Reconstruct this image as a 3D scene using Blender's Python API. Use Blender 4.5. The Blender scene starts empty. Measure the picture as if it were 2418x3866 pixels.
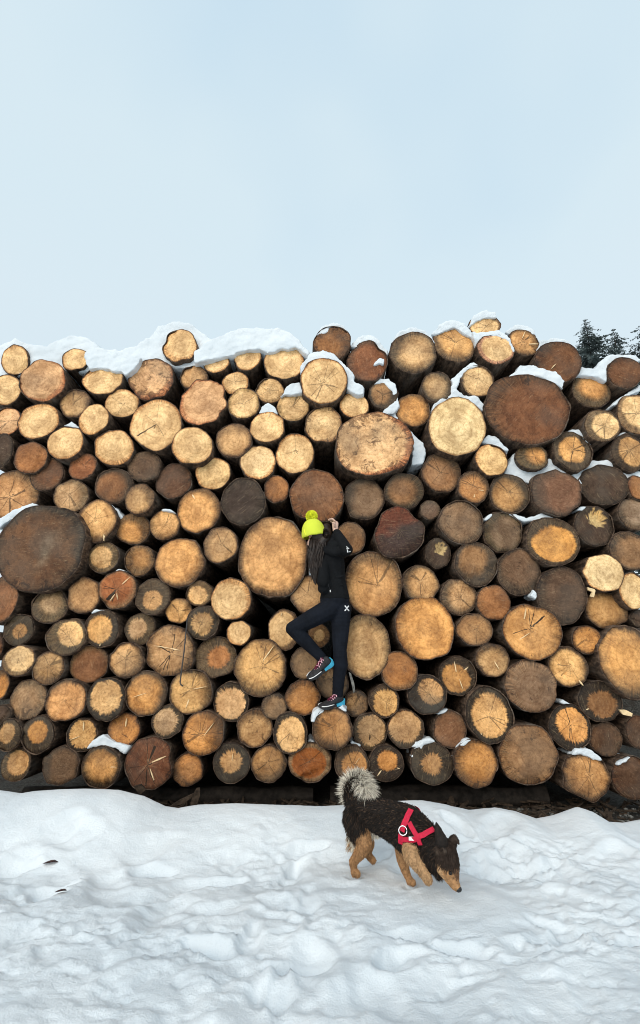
import bpy, bmesh, math, random
import numpy as np
from mathutils import Vector, Matrix, noise as mnoise
from mathutils.bvhtree import BVHTree

random.seed(7); RNG = np.random.default_rng(11)
SC = bpy.context.scene
COL = SC.collection

# ------------------------------------------------------------ camera, sky, sun, exposure
F_PX = 1200.0; PW = 1512.0; PH = 2417.4          # focal length and frame in photo units
PITCH = math.radians(15.6); CAM_H = 1.32; PILE_Y = 4.8
cam_d = bpy.data.cameras.new('camera'); cam = bpy.data.objects.new('camera', cam_d); COL.objects.link(cam)
cam_d.sensor_fit = 'HORIZONTAL'; cam_d.sensor_width = 36; cam_d.lens = 36 * F_PX / PW
cam_d.clip_start = 0.05; cam_d.clip_end = 3000
cam.location = (0, 0, CAM_H); cam.rotation_euler = (math.pi / 2 + PITCH, 0, 0)
SC.camera = cam

SUN_EL = math.radians(32); SUN_AZ = math.radians(200)   # azimuth measured from +Y, clockwise
world = bpy.data.worlds.new('World'); SC.world = world; world.use_nodes = True
wn = world.node_tree.nodes; wl = world.node_tree.links; wn.clear()
wo = wn.new('ShaderNodeOutputWorld')
sky = wn.new('ShaderNodeTexSky'); sky.sky_type = 'NISHITA'; sky.sun_disc = False
sky.sun_elevation = SUN_EL; sky.sun_rotation = SUN_AZ; sky.air_density = 1.2; sky.dust_density = 4.0
bg1 = wn.new('ShaderNodeBackground'); bg1.inputs['Strength'].default_value = 0.02
wl.new(sky.outputs[0], bg1.inputs[0])
# even overcast layer in front of the clear sky, a little bluer towards the zenith
tc = wn.new('ShaderNodeTexCoord'); sep = wn.new('ShaderNodeSeparateXYZ'); wl.new(tc.outputs['Generated'], sep.inputs[0])
nz = wn.new('ShaderNodeTexNoise'); nz.inputs['Scale'].default_value = 1.6; nz.inputs['Detail'].default_value = 3; nz.inputs['Roughness'].default_value = .45
wl.new(tc.outputs['Generated'], nz.inputs['Vector'])
mad = wn.new('ShaderNodeMath'); mad.operation = 'MULTIPLY_ADD'; wl.new(nz.outputs['Fac'], mad.inputs[0]); mad.inputs[1].default_value = .5
zm = wn.new('ShaderNodeMath'); zm.operation = 'MULTIPLY'; wl.new(sep.outputs['Z'], zm.inputs[0]); zm.inputs[1].default_value = .62; wl.new(zm.outputs[0], mad.inputs[2])
rmp = wn.new('ShaderNodeValToRGB'); wl.new(mad.outputs[0], rmp.inputs[0]); ce = rmp.color_ramp.elements
ce[0].position = .25; ce[0].color = (.60, .69, .745, 1); ce[1].position = .88; ce[1].color = (.44, .60, .73, 1)
for q, c in ((.60, (.63, .735, .785)), (.68, (.615, .735, .79)), (.77, (.53, .675, .77))):
    e = ce.new(q); e.color = (*c, 1)
bg2 = wn.new('ShaderNodeBackground'); bg2.inputs['Strength'].default_value = 0.90
wl.new(rmp.outputs[0], bg2.inputs[0])
wadd = wn.new('ShaderNodeAddShader'); wl.new(bg1.outputs[0], wadd.inputs[0]); wl.new(bg2.outputs[0], wadd.inputs[1])
wl.new(wadd.outputs[0], wo.inputs[0])

sd = bpy.data.lights.new('sun', 'SUN'); sd.energy = 1.5; sd.angle = math.radians(50); sd.color = (1, .95, .88)
sun = bpy.data.objects.new('sun', sd); COL.objects.link(sun)
sdir = Vector((math.sin(SUN_AZ) * math.cos(SUN_EL), math.cos(SUN_AZ) * math.cos(SUN_EL), math.sin(SUN_EL)))
sun.rotation_euler = sdir.to_track_quat('Z', 'Y').to_euler(); sun.location = sdir * 20

vs = SC.view_settings; vs.view_transform = 'Standard'; vs.look = 'None'; vs.exposure = 0.25; vs.gamma = 1.0; vs.use_curve_mapping = False
SC.cycles.filter_width = 1.0; SC.cycles.max_bounces = 6; SC.cycles.diffuse_bounces = 3

# ------------------------------------------------------------ helpers
CP, SP = math.cos(PITCH), math.sin(PITCH)
def ray(px, py):
    u = (px - PW / 2) / F_PX; v = (PH / 2 - py) / F_PX
    return Vector((u, CP - v * SP, SP + v * CP))
def at(px, py, Y):
    """point of the place seen at photo position (px, py), at distance Y"""
    d = ray(px, py); t = Y / d.y
    return Vector((d.x * t, Y, CAM_H + d.z * t))
TILES = {'A': (0, 1150), 'B': (800, 1150), 'C': (1600, 1150), 'D': (0, 1750), 'E': (800, 1750), 'F': (1600, 1750),
         'G': (0, 2350), 'H': (800, 2350), 'I': (1600, 2350), 'J': (0, 2850), 'K': (1600, 2850)}
KN = 800 / 1512
def tile(t, x, y, k=KN, o=None):
    ox, oy = o if o else TILES[t]
    return (ox + x * k) / 1.5992, (oy + y * k) / 1.5992

def link(name, me, mat=None, parent=None):
    o = bpy.data.objects.new(name, me); COL.objects.link(o)
    if mat is not None:
        if isinstance(mat, (list, tuple)):
            for m in mat: me.materials.append(m)
        elif not me.materials: me.materials.append(mat)
    if parent is not None: o.parent = parent
    return o
def empty(name, loc=(0, 0, 0), rz=0):
    o = bpy.data.objects.new(name, None); COL.objects.link(o); o.location = loc; o.rotation_euler = (0, 0, rz); o.empty_display_size = .1
    return o
def tag(o, label=None, cat=None, group=None, kind=None):
    if label: o['label'] = label
    if cat: o['category'] = cat
    if group: o['group'] = group
    if kind: o['kind'] = kind
    return o
def mesh(name, v, f, smooth=True):
    me = bpy.data.meshes.new(name); me.from_pydata([tuple(a) for a in v], [], f); me.update()
    if smooth: me.polygons.foreach_set('use_smooth', [True] * len(me.polygons))
    return me
def cattr(me, name, arr):
    a = me.attributes.new(name, 'FLOAT_COLOR', 'POINT'); a.data.foreach_set('color', np.asarray(arr, dtype=np.float32).ravel())
def fattr(me, name, arr):
    a = me.attributes.new(name, 'FLOAT', 'POINT'); a.data.foreach_set('value', np.asarray(arr, dtype=np.float32).ravel())
def from_bm(name, bm, smooth=True):
    me = bpy.data.meshes.new(name); bm.to_mesh(me); bm.free()
    if smooth: me.polygons.foreach_set('use_smooth', [True] * len(me.polygons))
    return me

class N:                                          # tiny node-graph helper
    def __init__(s, name):
        s.m = bpy.data.materials.new(name); s.m.use_nodes = True; s.t = s.m.node_tree
        s.b = s.t.nodes['Principled BSDF']; s.o = s.t.nodes['Material Output']
    def n(s, typ, **kw):
        x = s.t.nodes.new('ShaderNode' + typ)
        for k, v in kw.items(): setattr(x, k, v)
        return x
    def put(s, sock, v):
        if hasattr(v, 'is_output'): s.t.links.new(v, sock)
        elif isinstance(v, (tuple, list)) and len(v) == 3 and sock.type == 'RGBA': sock.default_value = (*v, 1)
        else: sock.default_value = v
    def math(s, op, a, b=None, c=None, clamp=False):
        x = s.n('Math', operation=op, use_clamp=clamp); s.put(x.inputs[0], a)
        if b is not None: s.put(x.inputs[1], b)
        if c is not None: s.put(x.inputs[2], c)
        return x.outputs[0]
    def vmath(s, op, a, b=None, scale=None):
        x = s.n('VectorMath', operation=op); s.put(x.inputs[0], a)
        if b is not None: s.put(x.inputs[1], b)
        if scale is not None: s.put(x.inputs['Scale'], scale)
        return x.outputs['Value'] if op in ('LENGTH', 'DOT_PRODUCT') else x.outputs[0]
    def mix(s, f, a, b, typ='MIX'):
        x = s.n('Mix', data_type='RGBA', blend_type=typ); s.put(x.inputs[0], f); s.put(x.inputs[6], a); s.put(x.inputs[7], b)
        return x.outputs[2]
    def noise(s, vec, scale, detail=3, rough=.55, dist=0, w=None):
        x = s.n('TexNoise'); s.put(x.inputs['Vector'], vec); s.put(x.inputs['Scale'], scale); x.inputs['Detail'].default_value = detail
        x.inputs['Roughness'].default_value = rough; x.inputs['Distortion'].default_value = dist
        return x.outputs['Fac']
    def ss(s, v, a, b, lo=0., hi=1.):
        x = s.n('MapRange', interpolation_type='SMOOTHSTEP'); s.put(x.inputs[0], v); s.put(x.inputs[1], a); s.put(x.inputs[2], b)
        s.put(x.inputs[3], lo); s.put(x.inputs[4], hi); return x.outputs[0]
    def attr(s, name): return s.n('Attribute', attribute_name=name)
    def bump(s, h, strength, dist=.01):
        x = s.n('Bump'); x.inputs['Strength'].default_value = strength; x.inputs['Distance'].default_value = dist
        s.put(x.inputs['Height'], h); s.t.links.new(x.outputs[0], s.b.inputs['Normal'])
    def fin(s, col=None, rough=.8, spec=.3):
        if col is not None: s.put(s.b.inputs['Base Color'], col)
        s.put(s.b.inputs['Roughness'], rough); s.put(s.b.inputs['Specular IOR Level'], spec)
        return s.m

def simple(name, col, rough=.8, spec=.3, var=.25, scale=40, bump=.0, bscale=None):
    n = N(name); co = n.n('TexCoord').outputs['Object']
    nf = n.noise(co, scale, 4)
    c = n.mix(n.ss(nf, .3, .7), tuple(a * (1 - var) for a in col), tuple(min(1, a * (1 + var)) for a in col))
    if bump: n.bump(n.noise(co, bscale or scale * 2, 4), bump, .01)
    return n.fin(c, rough, spec)

# ------------------------------------------------------------ materials
def mat_face():
    n = N('cut_wood')
    co = n.n('TexCoord').outputs['Object']
    core = n.attr('c_core').outputs['Color']; rim = n.attr('c_rim').outputs['Color']
    p1 = n.attr('prm').outputs['Color']; s1 = n.n('SeparateColor'); n.put(s1.inputs[0], p1)
    f, spiky, soft = s1.outputs[0], s1.outputs[1], s1.outputs[2]
    p2 = n.attr('prm2').outputs['Color']; s2 = n.n('SeparateColor'); n.put(s2.inputs[0], p2)
    crack, weather, seed = s2.outputs[0], s2.outputs[1], s2.outputs[2]
    rr = n.attr('rr').outputs['Fac']; ang = n.attr('dirv').outputs['Vector']
    off = n.n('CombineXYZ'); n.put(off.inputs[0], n.math('MULTIPLY', seed, 37.)); n.put(off.inputs[1], n.math('MULTIPLY', seed, 91.)); n.put(off.inputs[2], n.math('MULTIPLY', seed, 17.))
    pos = n.vmath('ADD', co, off.outputs[0])
    dv = n.vmath('ADD', n.vmath('SCALE', ang, scale=2.6), off.outputs[0])
    streak = n.noise(dv, 3.2, 4, .75)                     # constant along a radius
    blot = n.noise(pos, 6, 9, .68, .4); fine = n.noise(pos, 42, 5, .75); big = n.noise(pos, 3.2, 2, .5)
    # core boundary
    t = n.math('ADD', f, n.math('MULTIPLY', n.math('SUBTRACT', streak, .5), n.math('MULTIPLY', spiky, 2.2)))
    t = n.math('ADD', t, n.math('MULTIPLY', n.math('SUBTRACT', blot, .5), .34))
    ov = n.n('CombineXYZ'); n.put(ov.inputs[0], n.math('MULTIPLY', n.math('SINE', n.math('MULTIPLY', seed, 77.)), .13)); n.put(ov.inputs[2], n.math('MULTIPLY', n.math('COSINE', n.math('MULTIPLY', seed, 53.)), .13))
    t = n.math('ADD', t, n.vmath('DOT_PRODUCT', ang, ov.outputs[0]))
    d = n.math('SUBTRACT', t, rr)
    m = n.ss(d, n.math('MULTIPLY', soft, -1.), soft)
    rimv = n.mix(1., rim, n.mix(n.ss(n.noise(dv, 11., 4, .8), .36, .66), (.42, .40, .38), (2.0, 1.8, 1.5)), 'MULTIPLY')
    rimv = n.mix(n.ss(n.noise(pos, 20, 6, .75), .45, .62, 0., .6), rimv, n.mix(1., rim, (1.5, 1.25, .95), 'MULTIPLY'))
    col = n.mix(m, rimv, core)
    # a paler sapwood/heartwood shift inside the core and growth rings
    inner = n.ss(n.math('ADD', rr, n.math('MULTIPLY', n.math('SUBTRACT', blot, .5), .5)), .2, .75)
    col = n.mix(n.math('MULTIPLY', inner, .28), col, n.mix(1., col, (1.12, 1.05, .92), 'MULTIPLY'))
    ring = n.math('SINE', n.math('ADD', n.math('MULTIPLY', rr, n.math('MULTIPLY_ADD', seed, 18., 28.)), n.math('MULTIPLY', blot, 9.)))
    col = n.mix(n.math('MULTIPLY', n.ss(ring, .45, 1.), .32), col, n.mix(1., col, (.62, .52, .42), 'MULTIPLY'))
    # radial streaks
    streak2 = n.noise(dv, 9., 3, .7)
    rs = n.math('MULTIPLY', n.ss(streak2, .52, .72), n.math('MULTIPLY_ADD', spiky, 1.6, .12, clamp=True))
    rs = n.math('MULTIPLY', rs, n.ss(rr, .12, .5))
    col = n.mix(rs, col, n.mix(1., col, (.42, .36, .30), 'MULTIPLY'))
    # mottling, saw marks
    col = n.mix(1., col, n.mix(n.ss(blot, .33, .70), (.60, .52, .44), (1.20, 1.17, 1.12)), 'MULTIPLY')
    col = n.mix(n.math('MULTIPLY', n.ss(fine, .46, .63), .56), col, n.mix(1., col, (.60, .50, .40), 'MULTIPLY'))
    rot = n.n('VectorRotate', rotation_type='Y_AXIS'); n.put(rot.inputs['Vector'], pos); n.put(rot.inputs['Angle'], n.math('MULTIPLY', seed, 6.28))
    st = n.vmath('MULTIPLY', rot.outputs[0], (70., 1., 6.))
    saw = n.noise(st, 1.0, 5, .7, .8)
    col = n.mix(n.math('MULTIPLY', n.ss(saw, .48, .74), .42), col, n.mix(1., col, (.62, .55, .48), 'MULTIPLY'))
    # torn pale fibres and dirty grunge that is heaviest near the bark
    rot2 = n.n('VectorRotate', rotation_type='Y_AXIS'); n.put(rot2.inputs['Vector'], pos); n.put(rot2.inputs['Angle'], n.math('MULTIPLY', seed, 29.))
    fib = n.noise(n.vmath('MULTIPLY', rot2.outputs[0], (120., 1., 14.)), 1., 4, .65, 1.2)
    col = n.mix(n.math('MULTIPLY', n.ss(fib, .56, .70), .38), col, n.mix(.55, n.mix(1., col, (1.5, 1.42, 1.3), 'MULTIPLY'), (.62, .46, .27)))
    gr = n.noise(pos, 11, 10, .74, .6)
    gth = n.math('SUBTRACT', n.math('SUBTRACT', .71, n.math('MULTIPLY', weather, .18)), n.math('MULTIPLY', n.math('POWER', rr, 2.5), .10))
    gm = n.ss(gr, gth, n.math('ADD', gth, .07))
    col = n.mix(n.math('MULTIPLY', gm, .8), col, n.mix(.25, n.mix(1., col, (.22, .16, .12), 'MULTIPLY'), (.045, .032, .022)))
    # grey weather stain
    wmask = n.math('MULTIPLY', n.ss(n.math('ADD', big, n.math('MULTIPLY', fine, .25)), .56, .78), weather)
    col = n.mix(wmask, col, n.mix(.55, col, (.085, .075, .06)))
    speck = n.ss(n.noise(pos, 75, 2, .5), .67, .74)
    col = n.mix(n.math('MULTIPLY', speck, n.math('MULTIPLY_ADD', weather, .6, .12)), col, (.05, .035, .025))
    # drying cracks from the pith
    dc = n.vmath('ADD', n.vmath('SCALE', ang, scale=1.5), off.outputs[0])
    wob = n.math('MULTIPLY', n.math('SUBTRACT', blot, .5), .10)
    cn = n.math('ABSOLUTE', n.math('SUBTRACT', n.math('ADD', n.noise(dc, .75, 1, .4), n.math('MULTIPLY', wob, .7)), .5))
    cw = n.math('DIVIDE', n.math('MULTIPLY', big, .008), n.math('MAXIMUM', rr, .07))
    cm = n.math('MULTIPLY', n.math('LESS_THAN', cn, cw), n.math('LESS_THAN', rr, n.math('MULTIPLY_ADD', big, .9, .25)))
    cm = n.math('MULTIPLY', cm, crack)
    col = n.mix(cm, col, (.03, .018, .01))
    dl = n.vmath('ADD', n.vmath('SCALE', ang, scale=1.9), n.vmath('SCALE', off.outputs[0], scale=1.7))
    ll = n.math('ABSOLUTE', n.math('SUBTRACT', n.math('ADD', n.noise(dl, 1.1, 1, .4), n.math('MULTIPLY', wob, .5)), .5))
    lm = n.math('MULTIPLY', n.ss(ll, 0., n.math('DIVIDE', .010, n.math('MAXIMUM', rr, .1)), 1., 0.), n.math('MULTIPLY', n.ss(fine, .38, .55), n.math('MULTIPLY', crack, .9)))
    lm = n.math('MULTIPLY', lm, n.ss(rr, .05, .7, .38, 0.))
    col = n.mix(lm, col, n.mix(.5, n.mix(1., col, (1.7, 1.6, 1.5), 'MULTIPLY'), (.70, .52, .30)))
    edge = n.ss(n.math('ADD', rr, n.math('MULTIPLY', n.math('SUBTRACT', fine, .5), .10)), .93, .99)
    col = n.mix(n.math('MULTIPLY', edge, .75), col, n.mix(1., col, (.35, .24, .18), 'MULTIPLY'))
    h = n.math('ADD', n.math('MULTIPLY', saw, .6), n.math('MULTIPLY', fine, .7)); h = n.math('ADD', h, n.math('MULTIPLY', ring, .08))
    h = n.math('SUBTRACT', h, n.math('MULTIPLY', cm, 1.2))
    n.bump(h, .55, .006)
    return n.fin(col, n.math('MULTIPLY_ADD', fine, .3, .52), .25)

def mat_bark():
    n = N('bark'); co = n.n('TexCoord').outputs['Object']
    oi = n.n('ObjectInfo').outputs['Random']
    p = n.vmath('ADD', n.vmath('MULTIPLY', co, (1., .35, 1.)), n.vmath('SCALE', (13., 7., 5.), scale=oi))
    v = n.n('TexVoronoi'); n.put(v.inputs['Vector'], n.vmath('ADD', p, n.vmath('SCALE', n.n('TexNoise').outputs['Color'], scale=.0))); v.inputs['Scale'].default_value = 26
    nf = n.noise(p, 22, 5, .7); nb = n.noise(p, 5, 3)
    c = n.mix(n.ss(nf, .35, .7), (.040, .027, .020), (.17, .112, .076))
    c = n.mix(n.math('MULTIPLY', n.ss(nb, .5, .7), .5), c, (.17, .145, .12))
    c = n.mix(n.ss(v.outputs['Distance'], .0, .35, .6, 0.), c, (.012, .008, .006))
    n.bump(n.math('ADD', nf, n.math('MULTIPLY', v.outputs['Distance'], .8)), .9, .02)
    return n.fin(c, .9, .15)

def mat_snow(name='snow', spark=True):
    n = N(name); co = n.n('TexCoord').outputs['Object']
    a = n.noise(co, 16, 6, .62); b = n.noise(co, 120, 3, .6); d = n.noise(co, 1.7, 4, .55)
    c = n.mix(n.ss(d, .35, .65), (.63, .68, .715), (.725, .765, .79))
    g = n.noise(co, 45, 5, .7)
    n.bump(n.math('ADD', n.math('MULTIPLY', a, .7), n.math('ADD', n.math('MULTIPLY', g, .6), n.math('MULTIPLY', b, .3))), .5, .02)
    n.b.inputs['Subsurface Weight'].default_value = 0.0
    return n.fin(c, .62, .28)

def mat_gravel():
    n = N('gravel'); co = n.n('TexCoord').outputs['Object']
    a = n.noise(co, 45, 5, .7); b = n.noise(co, 6, 4, .6)
    c = n.mix(n.ss(a, .35, .7), (.018, .016, .013), (.085, .078, .065))
    c = n.mix(n.ss(b, .45, .65, 0., .7), c, (.028, .018, .012))
    n.bump(a, .9, .02); return n.fin(c, .85, .25)

M = {}
M['face'] = mat_face(); M['bark'] = mat_bark(); M['snow'] = mat_snow(); M['gravel'] = mat_gravel()
M['splinter'] = simple('splinter_wood', (.78, .58, .33), .7, .25, .15, 30)
M['stone'] = simple('stone', (.17, .165, .15), .85, .25, .5, 25)
M['dark_bark'] = simple('bearer_bark', (.020, .016, .013), .85, .2, .5, 18, .8)  # darker bark tone, used for the bearers
M['debris'] = simple('bark_debris', (.045, .031, .021), .9, .2, .5, 30, .5)

# ------------------------------------------------------------ ground: snow field, gravel strip, far ground
def vnoise(x, y, seed=0):
    xi = np.floor(x).astype(np.int64); yi = np.floor(y).astype(np.int64); xf = x - xi; yf = y - yi
    def h(a, b):
        n = (a * 374761393 + b * 668265263 + seed * 1442695041) & 0x7fffffff
        n = ((n ^ (n >> 13)) * 1274126177) & 0x7fffffff
        return ((n ^ (n >> 16)) & 0xffff) / 65535.0
    u = xf * xf * xf * (xf * (xf * 6 - 15) + 10); v = yf * yf * yf * (yf * (yf * 6 - 15) + 10)
    a = h(xi, yi) * (1 - u) + h(xi + 1, yi) * u; b = h(xi, yi + 1) * (1 - u) + h(xi + 1, yi + 1) * u
    return a * (1 - v) + b * v
def fbm(x, y, o=4, seed=0, g=.5):
    s = 0; a = 1; t = 0
    for i in range(o):
        s = s + a * vnoise(x * 2 ** i + 31.7 * i, y * 2 ** i + 17.3 * i, seed + i); t += a; a *= g
    return s / t
CREST_Y = 4.25
_cx = []; _cz = []
for px, py in [(-400, 1880), (-150, 1868), (0, 1866), (50, 1873), (80, 1868), (140, 1864), (200, 1862), (280, 1865), (340, 1880), (390, 1904), (420, 1908), (470, 1900), (560, 1897),
               (640, 1900), (760, 1904), (860, 1898), (960, 1890), (1000, 1890), (1050, 1899), (1110, 1913), (1170, 1907), (1220, 1916), (1270, 1934), (1310, 1926), (1365, 1905),
               (1400, 1917), (1440, 1941), (1480, 1944), (1520, 1936), (1650, 1920), (1900, 1915)]:
    q = at(px, py, CREST_Y); _cx.append(q.x); _cz.append(q.z)
DOGZ = .085
_q = lambda x, y: ((1250 + x * 550 / 1512) / 1.5992, (2850 + y * 550 / 1512) / 1.5992)
def at_z(px, py, z):
    d = ray(px, py); t = (z - CAM_H) / d.z; return Vector((d.x * t, d.y * t, z))
_p = [at_z(*_q(245, 1238), DOGZ), at_z(*_q(835, 1330), DOGZ)]
PAWS = [(p.x, p.y) for p in _p]; DOGX = (_p[0].x + _p[1].x) / 2 + .12; DOGY = (_p[0].y + _p[1].y) / 2 - .03
FOOT = []
frng = random.Random(5)
for i in range(46):     # trodden hollows, most of them along the track in front of the pile
    FOOT.append((frng.uniform(-2.6, 2.4), frng.gauss(3.45, .32), frng.uniform(.055, .12), frng.uniform(.04, .09), frng.uniform(-1.2, 1.2)))
for i in range(26):
    FOOT.append((frng.uniform(-1.9, 1.9), frng.uniform(2.1, 3.1), frng.uniform(.07, .15), frng.uniform(.02, .06), frng.uniform(-1.5, 1.5)))
for i in range(16):
    FOOT.append((frng.gauss(.0, .25), frng.uniform(2.3, 3.7), frng.uniform(.05, .09), frng.uniform(.05, .09), frng.uniform(-1.5, 1.5)))
BOOT = []
for i in range(7): BOOT.append((-2.3 + i * .44 + frng.gauss(0, .05), 3.60 - .16 * math.sin(i * .7) + (.10 if i % 2 else -.10), frng.gauss(.1, .2)))
for i in range(5): BOOT.append((-.45 + .24 * (i % 2) + .05 * i + frng.gauss(0, .04), 2.1 + i * .36, frng.gauss(1.4, .2)))
for i in range(6): BOOT.append((1.6 - i * .42 + frng.gauss(0, .06), 2.8 + .18 * (i % 2) - .05 * i, frng.gauss(2.9, .25)))
def snow_h(x, y):
    x = np.asarray(x, float); y = np.asarray(y, float)
    crest = np.interp(x, _cx, _cz)
    s = np.clip((y - 3.45) / (CREST_Y - 3.45), 0, 1); s = s * s * (3 - 2 * s)
    low = .075 + .03 * np.sin(y * 1.3 + .4) + .03 * (fbm(x * .9, y * .9, 2, 3) - .5)
    h = low * (1 - s) + crest * s
    edge = 1 - np.exp(-((y - CREST_Y) / .10) ** 2)       # keep the crest line itself clean
    h = h + edge * ((fbm(x * 1.5, y * 2.0, 3, 5) - .5) * .062 * (1 - .55 * s))
    bil = np.abs(fbm(x * 3.4 + 9, y * 4.6, 4, 9, .55) - .5) * 2
    track = np.exp(-((y - 3.35) / .55) ** 2) + .45
    h = h + edge * (.30 - bil) * .02 * np.minimum(track, 1.2) * (1 - .6 * s)
    wx = (fbm(x * 3.1, y * 3.1, 3, 31) - .5) * .45; wy = (fbm(x * 3.1 + 7, y * 3.1, 3, 37) - .5) * .45
    clod = fbm((x + wx) * 6.0, (y + wy) * 7.5, 3, 44, .5)             # broken crust: clods with steep edges
    cl = np.clip((clod - .47) / .10, 0, 1); cl = cl * cl * (3 - 2 * cl)
    zone = np.clip(fbm(x * .8 + 4, y * .9, 2, 52) * 2.6 - .85, 0, 1) * np.minimum(track, 1)
    h = h + edge * cl * .018 * zone * (1 - .75 * s)
    h = h + (fbm(x * 14, y * 14, 3, 13) - .5) * .010 * (.25 + zone) + (fbm(x * 42, y * 42, 2, 23) - .5) * .004 * (.25 + zone)
    crumb = np.clip((fbm((x + wx * .3) * 22, (y + wy * .3) * 22, 2, 61) - .53) / .10, 0, 1)
    h = h + edge * crumb * .012 * np.clip(zone * 1.6 - .45, 0, 1)
    pit = np.clip((fbm((x - wx * .3) * 13, (y + wy * .3) * 15, 2, 71) - .64) / .06, 0, 1); h = h - edge * pit * .016 * (1 - s) * np.clip(zone * 1.3, .15, 1)
    for fx, fy, r, d, a in FOOT:
        ca, sa = math.cos(a), math.sin(a)
        dx = x - fx + wx * .28; dy = y - fy + wy * .28
        u = (dx * ca + dy * sa) / (r * 1.7); v = (-dx * sa + dy * ca) / r
        q = u * u + v * v
        h = h - .38 * d * np.exp(-q * q * .9) * edge + .12 * d * np.exp(-((np.sqrt(q) - 1.35) / .35) ** 2) * edge
    for fx, fy, a in BOOT:                                   # sharp-edged boot prints
        ca, sa = math.cos(a), math.sin(a); dx = x - fx + wx * .06; dy = y - fy + wy * .06
        u = (dx * ca + dy * sa) / .135; v = (-dx * sa + dy * ca) / (.050 - .012 * np.sin(np.clip(u, -1, 1) * 2.4)); q = u * u + v * v
        h = h - .038 * np.exp(-q ** 3) + .006 * np.exp(-((np.sqrt(q) - 1.25) / .22) ** 2)
    # trodden flat where the dog walks, with its paw holes
    ex = (x - DOGX) * math.cos(.33) - (y - DOGY) * math.sin(.33); ey = (x - DOGX) * math.sin(.33) + (y - DOGY) * math.cos(.33)
    k = np.clip(1.35 - np.sqrt((ex / .62) ** 2 + ((ey + .12) / .34) ** 2), 0, .6) / .6; k = k * k * (3 - 2 * k)
    h = h * (1 - k) + k * (DOGZ + .25 * (h - .09) - .02 * np.clip(-ey / .4, 0, 1))
    for hx, hy in PAWS: h = h - .022 * np.exp(-(((x - hx) ** 2 + (y - hy) ** 2) / .035 ** 2) ** 2) + .008 * np.exp(-((np.sqrt((x - hx) ** 2 + (y - hy) ** 2) - .06) / .02) ** 2)
    b = np.clip((y - CREST_Y) / .36, 0, 1)
    h = np.where(y > CREST_Y, h * (1 - b ** 1.4) + (-.06) * b ** 1.4, h)
    return h
def snow_field():
    nx, ny = 560, 270
    xs = np.linspace(-4.6, 4.6, nx); ys = np.concatenate([np.linspace(.4, 1.7, 24)[:-1], np.linspace(1.7, 4.66, ny - 23)])
    X, Y = np.meshgrid(xs, ys); Z = snow_h(X, Y)
    v = np.stack([X, Y, Z], -1).reshape(-1, 3)
    i = np.arange(ny * nx).reshape(ny, nx)
    f = np.stack([i[:-1, :-1], i[:-1, 1:], i[1:, 1:], i[1:, :-1]], -1).reshape(-1, 4)
    me = bpy.data.meshes.new('snow_ground'); me.from_pydata(v.tolist(), [], f.tolist()); me.update()
    me.polygons.foreach_set('use_smooth', [True] * len(me.polygons))
    tag(link('snow_ground', me, M['snow']), kind='structure')
snow_field()
def sheet(name, x0, x1, y0, y1, z, nx, ny, mat, amp=0., sc=3.):
    xs = np.linspace(x0, x1, nx); ys = np.linspace(y0, y1, ny); X, Y = np.meshgrid(xs, ys)
    Z = z + amp * (fbm(X * sc, Y * sc, 4, 77) - .5)
    i = np.arange(ny * nx).reshape(ny, nx)
    f = np.stack([i[:-1, :-1], i[:-1, 1:], i[1:, 1:], i[1:, :-1]], -1).reshape(-1, 4)
    return tag(link(name, mesh(name, np.stack([X, Y, Z], -1).reshape(-1, 3).tolist(), f.tolist()), mat), kind='structure')
sheet('gravel_strip', -5, 5, 4.3, 10.5, 0.0, 200, 120, M['gravel'], .05, 6)
# far ground: one snowy sheet to the horizon
# unseen dark slope added behind the logs to stop daylight showing through gaps
def make_light_block():
    V = []; F_ = []; nx, nz = 90, 24
    for j in range(nz):
        t = j / (nz - 1)
        for i in range(nx):
            x = -6.6 + 13.2 * i / (nx - 1); y = 8.75 + 2.6 * t + .15 * mnoise.noise(Vector((x * .9, t * 5, 2))); z = -.2 + (2.3 + .7 * min(1, max(0, (2.9 - abs(x)) / .9))) * min(1, (6.7 - abs(x)) / 1.2) * math.sin(t * math.pi * .75) + .2 * mnoise.noise(Vector((x * .7, t * 3, 8)))
            V.append((x, y, z))
    for j in range(nz - 1):
        for i in range(nx - 1): F_.append((j * nx + i, j * nx + i + 1, (j + 1) * nx + i + 1, (j + 1) * nx + i))
    tag(link('light_block', mesh('light_block', V, F_), M['gravel']), kind='structure')
make_light_block()
sheet('far_snow_ground', -900, 900, -400, 1400, -.14, 60, 60, M['snow'])

# gravel stones along the foot of the pile
def pebbles():
    V = []; Fc = []
    ico = bmesh.new(); bmesh.ops.create_icosphere(ico, subdivisions=1, radius=1); bv = [v.co.copy() for v in ico.verts]; bf = [[v.index for v in f.verts] for f in ico.faces]; ico.free()
    r = random.Random(3)
    for k in range(1500):
        s = r.uniform(.004, .016) * (1.5 if r.random() < .08 else 1); x = r.uniform(-3.2, 3.2); y = r.uniform(4.42, 5.0)
        b = len(V); sx, sy, sz = s * r.uniform(.8, 1.5), s * r.uniform(.8, 1.3), s * r.uniform(.5, .9)
        for c in bv:
            j = 1 + .25 * mnoise.noise(c * 1.7 + Vector((k, 0, 0)))
            V.append((x + c.x * sx * j, y + c.y * sy * j, .012 + c.z * sz * j))
        Fc += [[i + b for i in f] for f in bf]
    tag(link('gravel_stones', mesh('gravel_stones', V, Fc, False), M['stone']), 'loose grey gravel and stones at the foot of the log pile', 'gravel', kind='stuff')
pebbles()

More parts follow.
